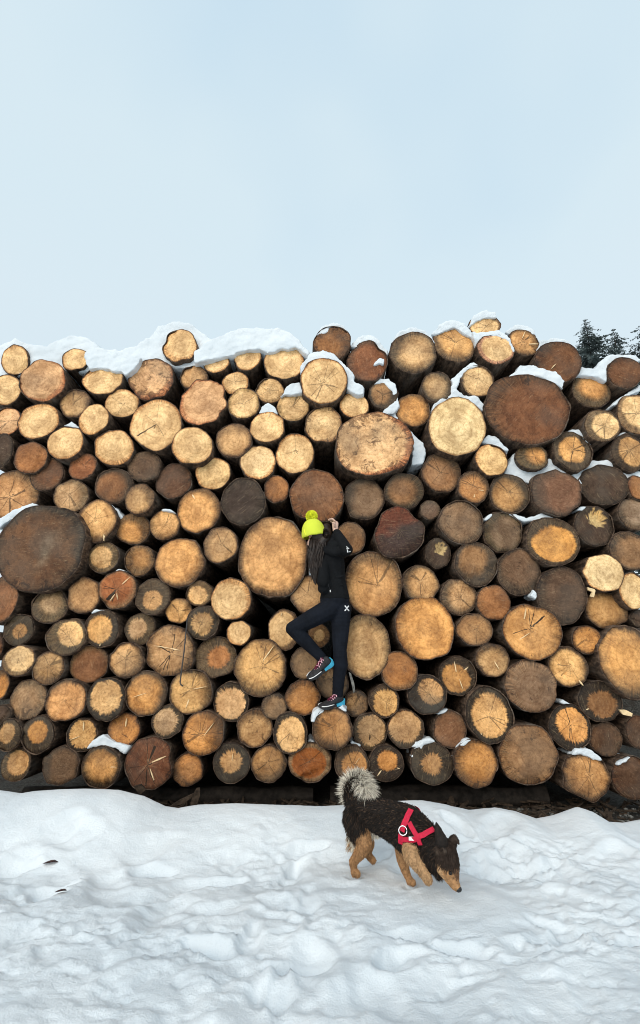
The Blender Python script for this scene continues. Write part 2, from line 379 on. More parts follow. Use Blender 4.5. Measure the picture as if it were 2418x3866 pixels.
# ------------------------------------------------------------ the log pile
# colour kinds: core colour, rim colour, core share, spikiness of the border, softness, cracks, weathering
KIND = {
 'P': ((.80, .585, .31), (.56, .39, .21), .97, .03, .07, .25, .06),
 'R': ((.77, .52, .285), (.52, .28, .16), .93, .05, .10, .25, .25),
 'T': ((.50, .33, .165), (.27, .19, .115), .86, .06, .16, .3, .4),
 'O': ((.64, .38, .145), (.25, .175, .10), .84, .07, .16, .35, .3),
 'C': ((.60, .35, .13), (.07, .055, .04), .62, .09, .07, .4, .3),
 'E': ((.68, .50, .26), (.055, .047, .035), .74, .22, .07, .5, .3),
 'B': ((.175, .088, .042), (.085, .048, .028), .80, .06, .25, .3, .5),
 'G': ((.25, .18, .115), (.12, .095, .07), .80, .08, .2, .4, .6),
 'D': ((.075, .052, .037), (.04, .033, .027), .7, .1, .3, .2, .6),
 'K': ((.36, .15, .06), (.19, .105, .06), .85, .06, .2, .5, .4),
}
def L(id, x, y, rx, ry, k, **o): LOGS.append(dict(id=id, t=id[0], x=x, y=y, rx=rx, ry=ry, k=k, **o))
LOGS = []
# the numbers are centre and half sizes of every cut end
L('A1', 105, 392, 92, 97, 'P', dy=.05); L('A2', 303, 540, 165, 136, 'R', dy=-.06, w=.5, irr=.05); L('A3', 33, 607, 104, 107, 'P'); L('A4', 45, 830, 98, 97, 'R')
L('A5', 273, 828, 142, 130, 'P', f=.88); L('A6', 535, 387, 87, 82, 'P', dy=.05, irr=.05); L('A7', 733, 532, 136, 108, 'P', dy=0); L('A8', 533, 702, 106, 96, 'T', cc=(.62, .46, .25))
L('A9', 668, 818, 109, 106, 'P', dy=-.05); L('A10', 870, 700, 113, 99, 'P'); L('A11', 1080, 528, 155, 137, 'R', w=.9, irr=.06); L('A12', 1283, 290, 122, 112, 'P', irr=.08, f=.85, dy=.03)
L('A13', 465, 983, 127, 120, 'P', dy=-.06); L('A14', 813, 1018, 136, 122, 'P', f=.86); L('A15', 1115, 853, 180, 179, 'P', crack=1., dy=-.04); L('A16', 1372, 1003, 139, 130, 'P', dy=-.06)
L('A17', 1383, 518, 95, 82, 'T', cc=(.60, .42, .22)); L('A18', 1448, 693, 170, 163, 'R', irr=.07, poly=7); L('A19', 15, 1040, 70, 118, 'D'); L('A20', 215, 1090, 115, 105, 'K', cc=(.40, .20, .08))
L('B1', 33, 410, 90, 75, 'P', dy=.04); L('B2', 255, 378, 93, 90, 'P', dy=.04); L('B3', 518, 400, 140, 130, 'P', dy=.03); L('B4', 167, 557, 95, 80, 'P', f=.85); L('B5', 228, 703, 112, 106, 'P', f=.80, rc=(.42, .35, .2))
L('B6', 415, 612, 97, 82, 'P', f=.78, rc=(.42, .33, .2)); L('B7', 580, 722, 113, 107, 'P', f=.80, rc=(.42, .34, .2)); L('B8', 395, 872, 121, 107, 'P', dy=-.04); L('B9', 157, 966, 127, 116, 'T', cc=(.62, .44, .23))
L('B10', 329, 1122, 126, 122, 'P', cc=(.78, .60, .34)); L('B11', 593, 1060, 135, 135, 'P', crack=.7); L('B12', 798, 853, 131, 131, 'P', w=.7, irr=.05, chip=1); L('B13', 800, 540, 165, 152, 'P', dy=-.08)
L('B14', 861, 270, 129, 118, 'B', cc=(.36, .19, .075), rc=(.13, .075, .04), f=.6); L('B15', 1110, 400, 142, 148, 'K', cc=(.25, .115, .055), rc=(.10, .06, .04), shape='roof', dy=0.02)
L('B16', 1018, 715, 100, 92, 'P', f=.9); L('B17', 1226, 642, 101, 98, 'T', rc=(.1, .085, .065), f=.68); L('B18', 1157, 990, 280, 215, 'R', cc=(.80, .57, .31), w=.8, irr=.05, dy=-.09, chip=1)
L('B19', 1440, 338, 162, 140, 'T', cc=(.66, .49, .27), rc=(.17, .14, .1), f=.74, sp=.12, dy=-.02); L('B20', 1437, 752, 118, 110, 'O', w=.5)
L('C1', 223, 275, 148, 137, 'O', cc=(.72, .46, .2), rc=(.24, .19, .13), f=.8); L('C2', 440, 148, 110, 74, 'P', rc=(.2, .15, .1), f=.9, dy=.05); L('C3', 517, 315, 132, 103, 'P', w=.4, rc=(.5, .33, .26), f=.8, dy=-.02)
L('C4', 719, 267, 110, 90, 'O', cc=(.66, .44, .21), dy=.03, crack=.8); L('C5', 962, 407, 160, 139, 'B', dy=-.03); L('C6', 96, 586, 105, 102, 'T', cc=(.58, .44, .25), rc=(.13, .11, .08), f=.74, sp=.12)
L('C7', 386, 542, 116, 107, 'P', w=.5, rc=(.2, .16, .1), f=.88); L('C8', 240, 867, 203, 195, 'P', cc=(.84, .65, .37), dy=-.09, f=1.05); L('C9', 740, 740, 299, 244, 'B', cc=(.20, .095, .045), rc=(.10, .06, .035), irr=.03, dy=-.06)
L('C10', 1201, 611, 141, 114, 'O', rc=(.19, .165, .12), f=.68); L('C11', 1440, 482, 118, 104, 'B', dy=-.02); L('C12', 1520, 780, 133, 140, 'P', f=.78, rc=(.27, .22, .15)); L('C13', 1278, 861, 130, 109, 'P', f=.72, rc=(.15, .125, .09), dy=-.04)
L('C14', 1067, 1042, 142, 138, 'C', cc=(.66, .42, .17), rc=(.1, .085, .065), f=.66, sp=.05, crack=.8); L('C15', 777, 1083, 110, 98, 'O', f=.6, rc=(.14, .12, .08), sp=.15); L('C16', 488, 1106, 116, 115, 'P', cc=(.8, .58, .29), dy=-.05); L('C17', 1465, 1053, 120, 130, 'C', cc=(.5, .34, .16), f=.75)
L('D1', 332, 75, 118, 113, 'B', rc=(.11, .08, .06)); L('D2', 589, 18, 102, 92, 'K', cc=(.34, .155, .07)); L('D3', 1030, 18, 118, 105, 'G', cc=(.15, .105, .07), dy=.03); L('D4', 93, 220, 167, 172, 'O', cc=(.62, .40, .20), f=.95, dy=.04, crack=.7)
L('D5', 287, 597, 327, 302, 'D', cc=(.15, .085, .045), rc=(.045, .038, .03), irr=.03, f=.8, dy=-.10, smear=1); L('D6', 507, 232, 117, 115, 'T', cc=(.62, .46, .27), f=.82, rc=(.33, .28, .2)); L('D7', 811, 156, 129, 119, 'B', cc=(.28, .15, .07), rc=(.06, .05, .04), f=.72)
L('D8', 995, 250, 103, 107, 'T', cc=(.62, .44, .22), f=.78, dy=-.05, sp=.12); L('D9', 1240, 122, 125, 122, 'B', cc=(.15, .085, .05)); L('D10', 1417, 333, 153, 155, 'O', cc=(.70, .44, .19), f=.9); L('D11', 1520, 66, 125, 113, 'P', f=.9, cc=(.78, .57, .29))
L('D12', 684, 410, 148, 148, 'O', cc=(.72, .48, .23), rc=(.2, .15, .1), f=.88, dy=-.03); L('D13', 950, 465, 112, 110, 'O', f=.66); L('D14', 1175, 437, 105, 103, 'O', cc=(.68, .46, .22), f=.9, sp=.1); L('D15', 737, 668, 109, 105, 'E', rc=(.17, .14, .09), sp=.12, f=.7)
L('D16', 994, 690, 101, 107, 'O', cc=(.44, .26, .10), f=.62); L('D17', 1283, 703, 170, 172, 'O', cc=(.66, .41, .17), f=.92, dy=-.03); L('D18', 352, 1015, 121, 120, 'G', cc=(.52, .40, .24), rc=(.16, .135, .09), f=.55, sp=.16); L('D19', 595, 942, 112, 130, 'T', irr=.05, poly=6, dy=.02)
L('D20', 837, 900, 130, 132, 'K', crack=1., rc=(.27, .19, .12), f=.84, dy=-.03); L('D21', 1089, 948, 121, 127, 'E', cc=(.55, .37, .18), f=.54, rc=(.10, .085, .065), sp=.12); L('D22', 1274, 1049, 94, 87, 'O', cc=(.72, .47, .21), f=.96); L('D23', 1422, 927, 90, 88, 'E', rc=(.20, .16, .1), f=.72)
L('D24', 5, 972, 118, 165, 'K', cc=(.33, .17, .08), rc=(.17, .115, .075), f=.85)
L('E1', 222, 268, 153, 165, 'D', cc=(.062, .048, .04), rc=(.035, .03, .026), w=.3); L('E2', 461, 181, 87, 91, 'K', cc=(.40, .21, .085)); L('E3', 751, 230, 186, 183, 'B', cc=(.24, .135, .075), rc=(.20, .105, .05), sp=.2, dy=-.03); L('E4', 1087, 250, 139, 145, 'G', cc=(.20, .145, .095), rc=(.075, .062, .048), irr=.04)
L('E5', 1376, 194, 137, 122, 'T', cc=(.33, .20, .10), rc=(.10, .085, .06), f=.72); L('E6', 995, 530, 100, 110, 'T', cc=(.26, .16, .08)); L('E7', 1335, 492, 181, 172, 'K', cc=(.17, .055, .03), rc=(.06, .035, .028), shape='heart', f=.7); L('E8', 436, 665, 248, 275, 'O', cc=(.66, .43, .20), rc=(.21, .155, .10), f=.90, crack=0., dy=-.02, irr=.03)
L('E9', 61, 580, 121, 125, 'T', cc=(.62, .44, .23), f=.95); L('E10', 138, 966, 138, 148, 'P', w=.4, f=.85, sp=.1, dy=-.05); L('E11', 688, 930, 122, 132, 'T', cc=(.56, .40, .21)); L('E12', 1157, 856, 203, 229, 'O', cc=(.60, .38, .17), rc=(.26, .195, .12), f=.84)
L('E13', 1494, 852, 126, 127, 'T', cc=(.55, .37, .18), rc=(.15, .12, .08), f=.82); L('E17', 192, 1209, 87, 85, 'P', dy=-.04)
L('F1', 128, 64, 138, 137, 'T', cc=(.36, .215, .105), rc=(.13, .095, .06)); L('F2', 357, 165, 107, 113, 'O', cc=(.42, .24, .10), rc=(.16, .115, .07)); L('F3', 617, 213, 145, 135, 'O', cc=(.46, .30, .135), rc=(.09, .075, .055), f=.76); L('F4', 948, 205, 178, 163, 'B', cc=(.22, .13, .085), rc=(.10, .075, .06), poly=6, irr=.04, dy=-.03)
L('F5', 1292, 150, 167, 140, 'D', cc=(.085, .06, .043)); L('F6', 1527, 170, 66, 82, 'K', cc=(.38, .21, .09)); L('F7', 48, 330, 70, 68, 'G', cc=(.16, .115, .085), poly=7); L('F8', 272, 417, 155, 150, 'G', dy=-.04); L('F9', 567, 487, 136, 140, 'G', cc=(.19, .145, .10), rc=(.11, .095, .06), poly=8)
L('F10', 923, 552, 183, 171, 'C', f=.76, cc=(.56, .325, .10), rc=(.085, .068, .045), dy=-.05); L('F11', 1223, 443, 139, 142, 'D', chip=2); L('F12', 1502, 360, 110, 115, 'G', cc=(.30, .25, .19)); L('F13', 1472, 620, 136, 135, 'G', cc=(.25, .165, .09), sp=.12); L('F14', 104, 640, 91, 100, 'D', chip=2)
L('F15', 377, 714, 150, 154, 'G', cc=(.30, .19, .095), rc=(.085, .07, .055), f=.62); L('F16', 683, 773, 153, 161, 'G', cc=(.19, .13, .085), rc=(.095, .078, .062)); L('F17', 1289, 779, 139, 132, 'P', cc=(.84, .65, .38), f=1.05, dy=-.06, poly=8); L('F18', 988, 940, 174, 200, 'D', cc=(.13, .088, .06), rc=(.05, .04, .033), dy=-.01)
L('F20', 252, 951, 130, 126, 'O', cc=(.50, .35, .19), rc=(.16, .13, .1), f=.75); L('F21', 502, 990, 119, 122, 'K', cc=(.35, .18, .075), rc=(.21, .12, .06)); L('F22', 1308, 1047, 145, 136, 'O', cc=(.46, .30, .13), f=.8, rc=(.18, .13, .08)); L('F23', 1502, 908, 104, 126, 'P', cc=(.82, .62, .34), dy=-.04)
L('F26', 1545, 1105, 62, 62, 'D')
L('G1', 130, 52, 104, 113, 'C', f=.48, cc=(.42, .27, .12), rc=(.1, .085, .06)); L('G2', 470, 102, 135, 130, 'E', f=.66, rc=(.2, .17, .115), sp=.16); L('G3', 725, 42, 122, 132, 'C', f=.70, cc=(.70, .45, .19)); L('G4', 998, 46, 105, 115, 'E', cc=(.50, .38, .23), rc=(.17, .145, .10), f=.62)
L('G5', 1212, 202, 174, 180, 'T', cc=(.50, .35, .19), rc=(.34, .24, .14), sp=.18, irr=.05, crack=1., dy=-.02); L('G6', 1446, 0, 110, 119, 'E', f=.66, rc=(.085, .07, .05), cc=(.52, .37, .18)); L('G7', 129, 273, 109, 107, 'P', rc=(.2, .16, .1), f=.86, sp=.12, dy=-.05, w=.5); L('G8', 343, 326, 113, 117, 'T', cc=(.48, .34, .17), f=.8)
L('G9', 633, 298, 128, 135, 'K', cc=(.24, .125, .06), rc=(.13, .095, .055), irr=.04); L('G10', 902, 270, 117, 123, 'T', cc=(.62, .44, .23), f=.9, dy=-.03); L('G11', -5, 448, 65, 105, 'O', cc=(.56, .30, .09)); L('G12', 200, 550, 134, 142, 'G', cc=(.38, .28, .17), rc=(.24, .195, .14), f=.7)
L('G13', 466, 557, 138, 148, 'O', cc=(.60, .37, .17), f=.96, dy=-.04); L('G14', 755, 545, 132, 156, 'E', f=.80, sp=.16, dy=-.03); L('G15', 1040, 505, 147, 158, 'O', f=.84, cc=(.54, .32, .12), rc=(.19, .14, .085)); L('G16', 1362, 492, 146, 157, 'O', cc=(.54, .38, .175), rc=(.25, .19, .11), dy=-.02)
L('G17', 1540, 248, 145, 143, 'C', cc=(.42, .22, .09), rc=(.24, .20, .14), f=.55, sp=.18); L('G18', 1194, 706, 110, 116, 'E', cc=(.42, .33, .21), rc=(.09, .08, .06), f=.78, sp=.26); L('G19', 884, 766, 114, 116, 'O', cc=(.52, .28, .09), rc=(.38, .20, .08)); L('G20', 581, 806, 106, 117, 'E', cc=(.52, .36, .16), f=.85, sp=.24)
L('G21', 268, 803, 119, 133, 'C', f=.58, cc=(.52, .29, .09), rc=(.09, .075, .055), sp=.03); L('G22', 57, 806, 86, 113, 'C', f=.62, cc=(.40, .28, .14), rc=(.11, .09, .06)); L('G23', 1451, 792, 144, 157, 'O', cc=(.54, .30, .105), rc=(.36, .21, .09), dy=-.04); L('G24', 110, 1014, 107, 118, 'C', f=.74, cc=(.50, .34, .16), rc=(.15, .12, .075))
L('G25', 430, 1024, 133, 143, 'G', cc=(.15, .105, .065), rc=(.10, .075, .05), irr=.06, poly=5); L('G26', 718, 1035, 143, 150, 'O', cc=(.56, .35, .14), rc=(.11, .085, .055), f=.76); L('G27', 1058, 1008, 172, 186, 'B', cc=(.17, .072, .035), rc=(.11, .055, .032), irr=.06, crack=1., dy=-.02); L('G28', 1340, 1054, 106, 118, 'O', cc=(.46, .25, .09), rc=(.30, .175, .08))
L('G29', 8, 655, 70, 62, 'D'); L('G30', -42, 170, 62, 95, 'B', dy=.1)
L('H1', 347, 322, 183, 201, 'O', cc=(.54, .375, .17), rc=(.24, .18, .105), f=.86, dy=-.02); L('H2', 764, 92, 77, 83, 'G', cc=(.50, .36, .18), f=.5, rc=(.20, .13, .065), so=.05); L('H3', 660, 290, 97, 110, 'T', cc=(.36, .255, .135)); L('H4', 864, 436, 114, 108, 'T', cc=(.40, .29, .16), w=.7)
L('H5', 648, 538, 121, 124, 'O', cc=(.44, .245, .09), rc=(.26, .15, .07), dy=-.03); L('H6', 138, 567, 123, 136, 'E', f=.86, sp=.3, cc=(.68, .51, .30)); L('H7', 446, 600, 88, 92, 'G', cc=(.27, .195, .115)); L('H8', 1341, 345, 128, 135, 'K', cc=(.42, .215, .075), rc=(.19, .13, .075))
L('H9', 1031, 579, 83, 94, 'T', cc=(.46, .325, .17), w=.9); L('H10', 1232, 560, 104, 115, 'E', f=.84, sp=.2, cc=(.54, .38, .17), rc=(.09, .07, .05)); L('H11', 1540, 515, 133, 140, 'C', cc=(.44, .30, .15), rc=(.045, .037, .03), f=.62, sp=.12, w=.8); L('H12', 305, 756, 118, 136, 'T', cc=(.52, .37, .19))
L('H13', 559, 790, 117, 145, 'E', f=.84, sp=.10, rc=(.06, .052, .04), dy=-.05); L('H14', 861, 762, 139, 150, 'O', cc=(.44, .27, .115), rc=(.17, .12, .075), dy=-.17); L('H15', 1131, 780, 118, 130, 'E', cc=(.46, .34, .19), rc=(.13, .11, .075), f=.82, sp=.24, crack=1.); L('H16', 1387, 761, 126, 132, 'E', cc=(.46, .33, .18), rc=(.12, .1, .07), f=.9, sp=.24)
L('H17', 138, 1003, 133, 139, 'C', f=.56, sp=.2, rc=(.05, .045, .036), cc=(.48, .33, .16)); L('H18', 405, 1012, 123, 129, 'T', cc=(.42, .27, .12), rc=(.20, .145, .085)); L('H19', 702, 999, 149, 139, 'K', cc=(.30, .115, .03), rc=(.19, .15, .10), f=.72, so=.06); L('H20', 1000, 1010, 120, 128, 'C', f=.72, cc=(.54, .31, .11), rc=(.15, .105, .065))
L('H21', 1245, 1007, 118, 124, 'C', f=.58, rc=(.055, .043, .034), cc=(.50, .275, .09)); L('H22', 1571, 1006, 146, 150, 'C', f=.50, sp=.25, rc=(.075, .066, .05), cc=(.44, .285, .13))
L('E14', 517, 1184, 113, 141, 'P', rc=(.16, .12, .08), f=.85, sp=.1); L('E15', 1524, 1171, 211, 221, 'O', cc=(.64, .385, .145), rc=(.42, .245, .095), f=.95, dy=-.06, irr=.02); L('E16', 1098, 1304, 171, 229, 'T', cc=(.52, .38, .20), rc=(.22, .18, .115), f=.88, sp=.08, dy=-.03)
L('I1', 248, 380, 132, 135, 'C', f=.74, cc=(.50, .30, .11), rc=(.085, .068, .05)); L('I2', 494, 268, 116, 117, 'O', cc=(.54, .39, .20), f=.85); L('I3', 1166, 123, 98, 98, 'O', cc=(.54, .31, .11), rc=(.36, .21, .09)); L('I4', 1036, 315, 136, 140, 'O', cc=(.66, .46, .21), rc=(.17, .125, .08), f=.85, irr=.03)
L('I5', 1475, 280, 220, 255, 'O', cc=(.62, .39, .155), rc=(.19, .145, .09), f=.86, sp=.1, dy=-.05); L('I6', 767, 453, 177, 186, 'G', cc=(.21, .15, .10), rc=(.27, .205, .15), f=.75, dy=-.03); L('I7', 1262, 562, 152, 143, 'C', cc=(.22, .13, .06), rc=(.05, .042, .033), f=.64, sp=.15); L('I8', 472, 660, 167, 200, 'C', cc=(.60, .41, .19), rc=(.06, .052, .04), f=.74, sp=.08, dy=-.02)
L('I9', 190, 764, 118, 129, 'B', cc=(.27, .155, .085), rc=(.12, .08, .052)); L('I10', 748, 945, 195, 221, 'G', cc=(.36, .245, .14), rc=(.26, .175, .10), dy=-.03); L('I11', 1048, 747, 142, 163, 'E', cc=(.60, .35, .13), rc=(.045, .038, .03), f=.74, sp=.2, crack=1.); L('I12', 1307, 836, 112, 121, 'B', cc=(.125, .075, .042), rc=(.09, .06, .038))
L('I13', 375, 1004, 158, 167, 'O', cc=(.48, .275, .095), rc=(.27, .165, .075), dy=-.03); L('I14', 1165, 1100, 175, 170, 'O', cc=(.48, .30, .13), rc=(.22, .155, .095), poly=5, irr=.04, dy=-.03, prot=.5); L('I15', 1492, 1110, 150, 155, 'B', cc=(.13, .08, .05)); L('I16', 1535, 785, 88, 118, 'B', cc=(.11, .07, .045))
L('F24', 366, 1184, 131, 112, 'T', cc=(.44, .28, .13)); L('F25', 780, 1199, 203, 198, 'O', cc=(.58, .36, .145), rc=(.34, .215, .10), f=.93, crack=1., dy=-.04)

LOGLEN = 4.4
def make_log(d):
    o = d; rnd = random.Random(o['id'])
    seed = rnd.random()
    px, py = tile(o['t'], o['x'], o['y']); sx = o['rx'] * KN / 1.5992; sy = o['ry'] * KN / 1.5992
    dy = o.get('dy', None)
    if dy is None: dy = rnd.uniform(-.03, .07)
    Y = PILE_Y + dy
    c = at(px, py, Y); RX = (at(px + sx, py, Y) - at(px - sx, py, Y)).x / 2; RZ = (at(px, py - sy, Y) - at(px, py + sy, Y)).z / 2
    d.update(px=px, py=py, rpx=(sx + sy) / 2, c=c, RX=RX, RZ=RZ, Y=Y)
    cc, rc, f, sp, so, crk, wea = KIND[o['k']]
    wg, wb = (.95, .92) if o['k'] in 'PR' else (.90, .80)
    cc = o.get('cc', cc); rc = o.get('rc', rc); f = o.get('f', f); sp = o.get('sp', sp); so = o.get('so', so); crk = o.get('crack', crk); wea = o.get('w', wea)
    cc = (min(.9, cc[0] * 1.06), cc[1] * wg, cc[2] * wb); rc = (rc[0] * 1.03, rc[1] * .95, rc[2] * .92)
    if o['k'] in 'TOCEG': cc = tuple(min(.88, q * (1.2 if o['k'] in 'OCE' else 1.1)) for q in cc); rc = tuple(q * .78 for q in rc); f -= .04
    if o['k'] in 'TO': f -= .05; so = max(so, .24); rc = tuple(q * .8 for q in rc); sp += .03
    if o['k'] == 'P': cc = (min(.9, cc[0] * 1.06), cc[1] * 1.10, cc[2] * 1.10)
    if o['t'] in 'GHI' and o['k'] in 'TOCE': sp += .06; wea = min(1., wea + .2); rc = tuple(q * .72 for q in rc); cc = tuple(min(.9, q * 1.05) for q in cc)
    if 'crack' not in o: crk = max(crk, .6) if rnd.random() < (.25 if o['k'] in 'PR' else 0. if o['k'] in 'BDG' else .45) else 0.
    NS = 56
    th = np.linspace(0, 2 * np.pi, NS, endpoint=False)
    irr = max(.038, o.get('irr', 0) * 1.2)
    r = np.ones(NS)
    for k in range(2, 10):
        r += irr * rnd.uniform(.3, 1.) / (k ** .6) * .9 * np.sin(k * th + rnd.uniform(0, 6.3))
    r += np.array([mnoise.noise(Vector((math.cos(t) * 5, math.sin(t) * 5, seed * 90))) for t in th]) * .014
    r += np.array([mnoise.noise(Vector((math.cos(t) * 14, math.sin(t) * 14, seed * 40))) for t in th]) * .018
    for _ in range(rnd.choice([0, 1, 1, 2])):      # flats and nicks left by felling
        a0 = rnd.uniform(0, 6.28); dd = (th - a0 + np.pi) % (2 * np.pi) - np.pi; r *= 1 - rnd.uniform(.015, .05) * np.exp(-(dd / rnd.uniform(.12, .35)) ** 2)
    if 'poly' in o:
        n = o['poly']; a = (th + rnd.uniform(0, 6)) % (2 * np.pi / n) - np.pi / n
        r *= .45 + .55 * (np.cos(np.pi / n) / np.cos(a)) * 1.06
    if o.get('shape') == 'heart':
        r *= 1.0 - .15 * np.exp(-((th - .80) / .26) ** 2) + .08 * np.exp(-((th - 1.6) / .35) ** 2) + .03 * np.exp(-((th - .25) / .25) ** 2) - .17 * np.exp(-((th - 2.75) / .38) ** 2) + .06 * np.exp(-((th - 3.9) / .5) ** 2) - .05 * np.exp(-((th - 5.0) / .6) ** 2)
    if o.get('shape') == 'roof':
        r *= 1 - .13 * np.exp(-((th - .78) / .3) ** 2) - .13 * np.exp(-((th - 2.3) / .32) ** 2) + .04 * np.exp(-((th - 1.5) / .25) ** 2)
    bw = rnd.uniform(.03, .055) * (.16 / max(.12, RX))        # bark thickness share
    bw = min(.06, max(.018, bw))
    FS = 1.012
    tx, tz = rnd.uniform(-.11, .11), rnd.uniform(-.11, .11)
    fr = np.array([0.06, .2, .36, .52, .68, .82, .93, .985, 1.0])
    V = [(0, 0, 0)]; RR = [0.]; DV = [(0, 0, 0)]
    step_a = rnd.uniform(0, 6.3); step_d = rnd.uniform(.3, .8); step_h = rnd.choice([0, .006, .012, .02])
    chip = o.get('chip', 0); ca = rnd.uniform(.2, 1.2) if chip == 2 else rnd.uniform(-2.2, -.6)
    px0, pz0 = rnd.uniform(-.12, .12), rnd.uniform(-.12, .12)    # pith is never quite central
    for q in fr:
        for i in range(NS):
            x = math.cos(th[i]) * r[i] * q * FS; z = math.sin(th[i]) * r[i] * q * FS
            xx, zz = x * RX, z * RZ
            y = tx * xx + tz * zz + .010 * mnoise.noise(Vector((xx * 9, zz * 9, seed * 50))) + .004 * mnoise.noise(Vector((xx * 30, zz * 30, seed * 70)))
            if step_h and x * math.cos(step_a) + z * math.sin(step_a) > step_d: y += step_h
            if chip:
                dd = math.hypot(x - .4 * math.cos(ca), z - .4 * math.sin(ca)); y += .03 * max(0, 1 - dd / .55) * (1 + .9 * mnoise.noise(Vector((xx * 26, zz * 26, seed * 9))))
            if q > .95: y += .004
            V.append((xx, y, zz)); dxp, dzp = x - px0 * (1 - q), z - pz0 * (1 - q); l = math.hypot(dxp, dzp) + 1e-6
            RR.append(min(1., math.hypot(x - px0, z - pz0) * (1 - .12 * q)) if q < .9 else q); DV.append((dxp / l, 0, dzp / l))
    Fc = [(0, 1 + i, 1 + (i + 1) % NS) for i in range(NS)]
    for k in range(len(fr) - 1):
        a = 1 + k * NS
        for i in range(NS):
            j = (i + 1) % NS; Fc.append((a + i, a + NS + i, a + NS + j, a + j))
    Fc = [tuple(reversed(q)) for q in Fc]
    me = mesh('cut_face', V, Fc)
    nV = len(V)
    cores = np.tile(np.array([*cc, 1.]), (nV, 1)); rims = np.tile(np.array([*rc, 1.]), (nV, 1))
    if chip == 2:      # a patch of freshly broken pale wood
        for i, v in enumerate(V):
            x, z = v[0] / RX, v[2] / RZ; dd = math.hypot(x - .4 * math.cos(ca), z - .4 * math.sin(ca)) + .25 * mnoise.noise(Vector((x * 6, z * 6, seed * 9)))
            if dd < .42: cores[i, :3] = rims[i, :3] = (.62, .46, .22)
    if o.get('smear'):  # paler dried-out streak across the big dark end
        for i, v in enumerate(V):
            x, z = v[0] / RX, v[2] / RZ; dd = abs((x - .15) * .8 - (z + .1) * .35 + .25 * mnoise.noise(Vector((x * 2, z * 2, 3)))) ; w = max(0, 1 - dd / .22) * max(0, 1 - abs(z + .1) / .6)
            cores[i, :3] = cores[i, :3] * (1 - w * .8) + np.array((.32, .26, .19)) * w * .8
    if o.get('shape') == 'heart':   # the upper lobe keeps its wet red colour
        for i, v in enumerate(V):
            x, z = v[0] / RX, v[2] / RZ; w = min(1, max(0, (z * 1.1 - x * .55 - .0 + .35 * mnoise.noise(Vector((x * 3, z * 3, 1)))) * 2.2))
            cores[i, :3] = np.array((.055, .032, .028)) * (1 - w) + np.array((.155, .048, .026)) * w; rims[i, :3] = cores[i, :3] * .8
    cattr(me, 'c_core', cores); cattr(me, 'c_rim', rims)
    cattr(me, 'prm', np.tile(np.array([f, sp, so, 1.]), (nV, 1))); cattr(me, 'prm2', np.tile(np.array([crk, wea, seed, 1.]), (nV, 1)))
    fattr(me, 'rr', RR)
    a = me.attributes.new('dirv', 'FLOAT_VECTOR', 'POINT'); a.data.foreach_set('vector', np.asarray(DV, np.float32).ravel())
    # bark sleeve
    ys = [.012, .003, .012, .03, .07, .14, .25, .4, .6, .9, 1.3, 1.9, 2.8, LOGLEN + rnd.uniform(-.3, .3)]; rs = [FS * .99, FS + bw * .6, FS + bw] + [FS + bw] * 11
    ax, az = rnd.uniform(-.02, .02), rnd.uniform(-.012, .012)
    if o.get('prot'): pass
    V = []; Fc = []
    for k, (yy, q) in enumerate(zip(ys, rs)):
        tp = 1 - .03 * yy
        for i in range(NS):
            nn = 0 if k == 0 else .035 * mnoise.noise(Vector((math.cos(th[i]) * 4, yy * 3, math.sin(th[i]) * 4 + seed * 60))) + .015 * mnoise.noise(Vector((math.cos(th[i]) * 11, yy * 14, math.sin(th[i]) * 11 + seed * 60)))
            if k in (1, 2): nn *= .6
            rr_ = r[i] * q * tp * (1 + nn)
            xx, zz = math.cos(th[i]) * rr_ * RX, math.sin(th[i]) * rr_ * RZ
            V.append((xx + ax * yy, yy + (tx * xx + tz * zz) * max(0, 1 - yy * 3), zz + az * yy))
    for k in range(len(ys) - 1):
        for i in range(NS):
            j = (i + 1) % NS; Fc.append((k * NS + i, k * NS + j, (k + 1) * NS + j, (k + 1) * NS + i))
    Fc.append([(len(ys) - 1) * NS + i for i in range(NS)])
    mb = mesh('bark', V, Fc)
    root = empty('log', c)
    link('cut_face', me, M['face'], root); link('bark', mb, M['bark'], root)
    d['root'] = root
    return root
BY = {}
for d in LOGS:
    make_log(d); BY[d['id']] = d

# pale torn slivers standing on the cut ends: (log, from, to, width) in the end's own units
def splinter(id, x0, z0, x1, z1, w=.05, lift=.012):
    w *= .6; x1 = x0 + (x1 - x0) * .85; z1 = z0 + (z1 - z0) * .85
    d = BY[id]; RX, RZ = d['RX'], d['RZ']
    a = Vector((x0 * RX, -.004, z0 * RZ)); b = Vector((x1 * RX, -.006 - lift, z1 * RZ)); u = (b - a); n = Vector((-u.z, 0, u.x)).normalized() * w * RX / 2
    t = Vector((0, .02, 0)); r = random.Random(id + str(x0))
    pts = [a - n, a + n, b + n * .25, b - n * .15]; m1 = (a + b) / 2
    pts = [a - n * .5, m1 - n * r.uniform(.8, 1.2), b - n * .15, b + n * .2, m1 + n * r.uniform(.8, 1.3), a + n * .5]
    V = pts + [p + t for p in pts]; k = 6
    F_ = [tuple(range(k)), tuple(reversed(range(k, 2 * k)))] + [(i, i + k, (i + 1) % k + k, (i + 1) % k) for i in range(k)]
    link('splinter', mesh('splinter', V, F_, False), M['splinter'], d['root'])
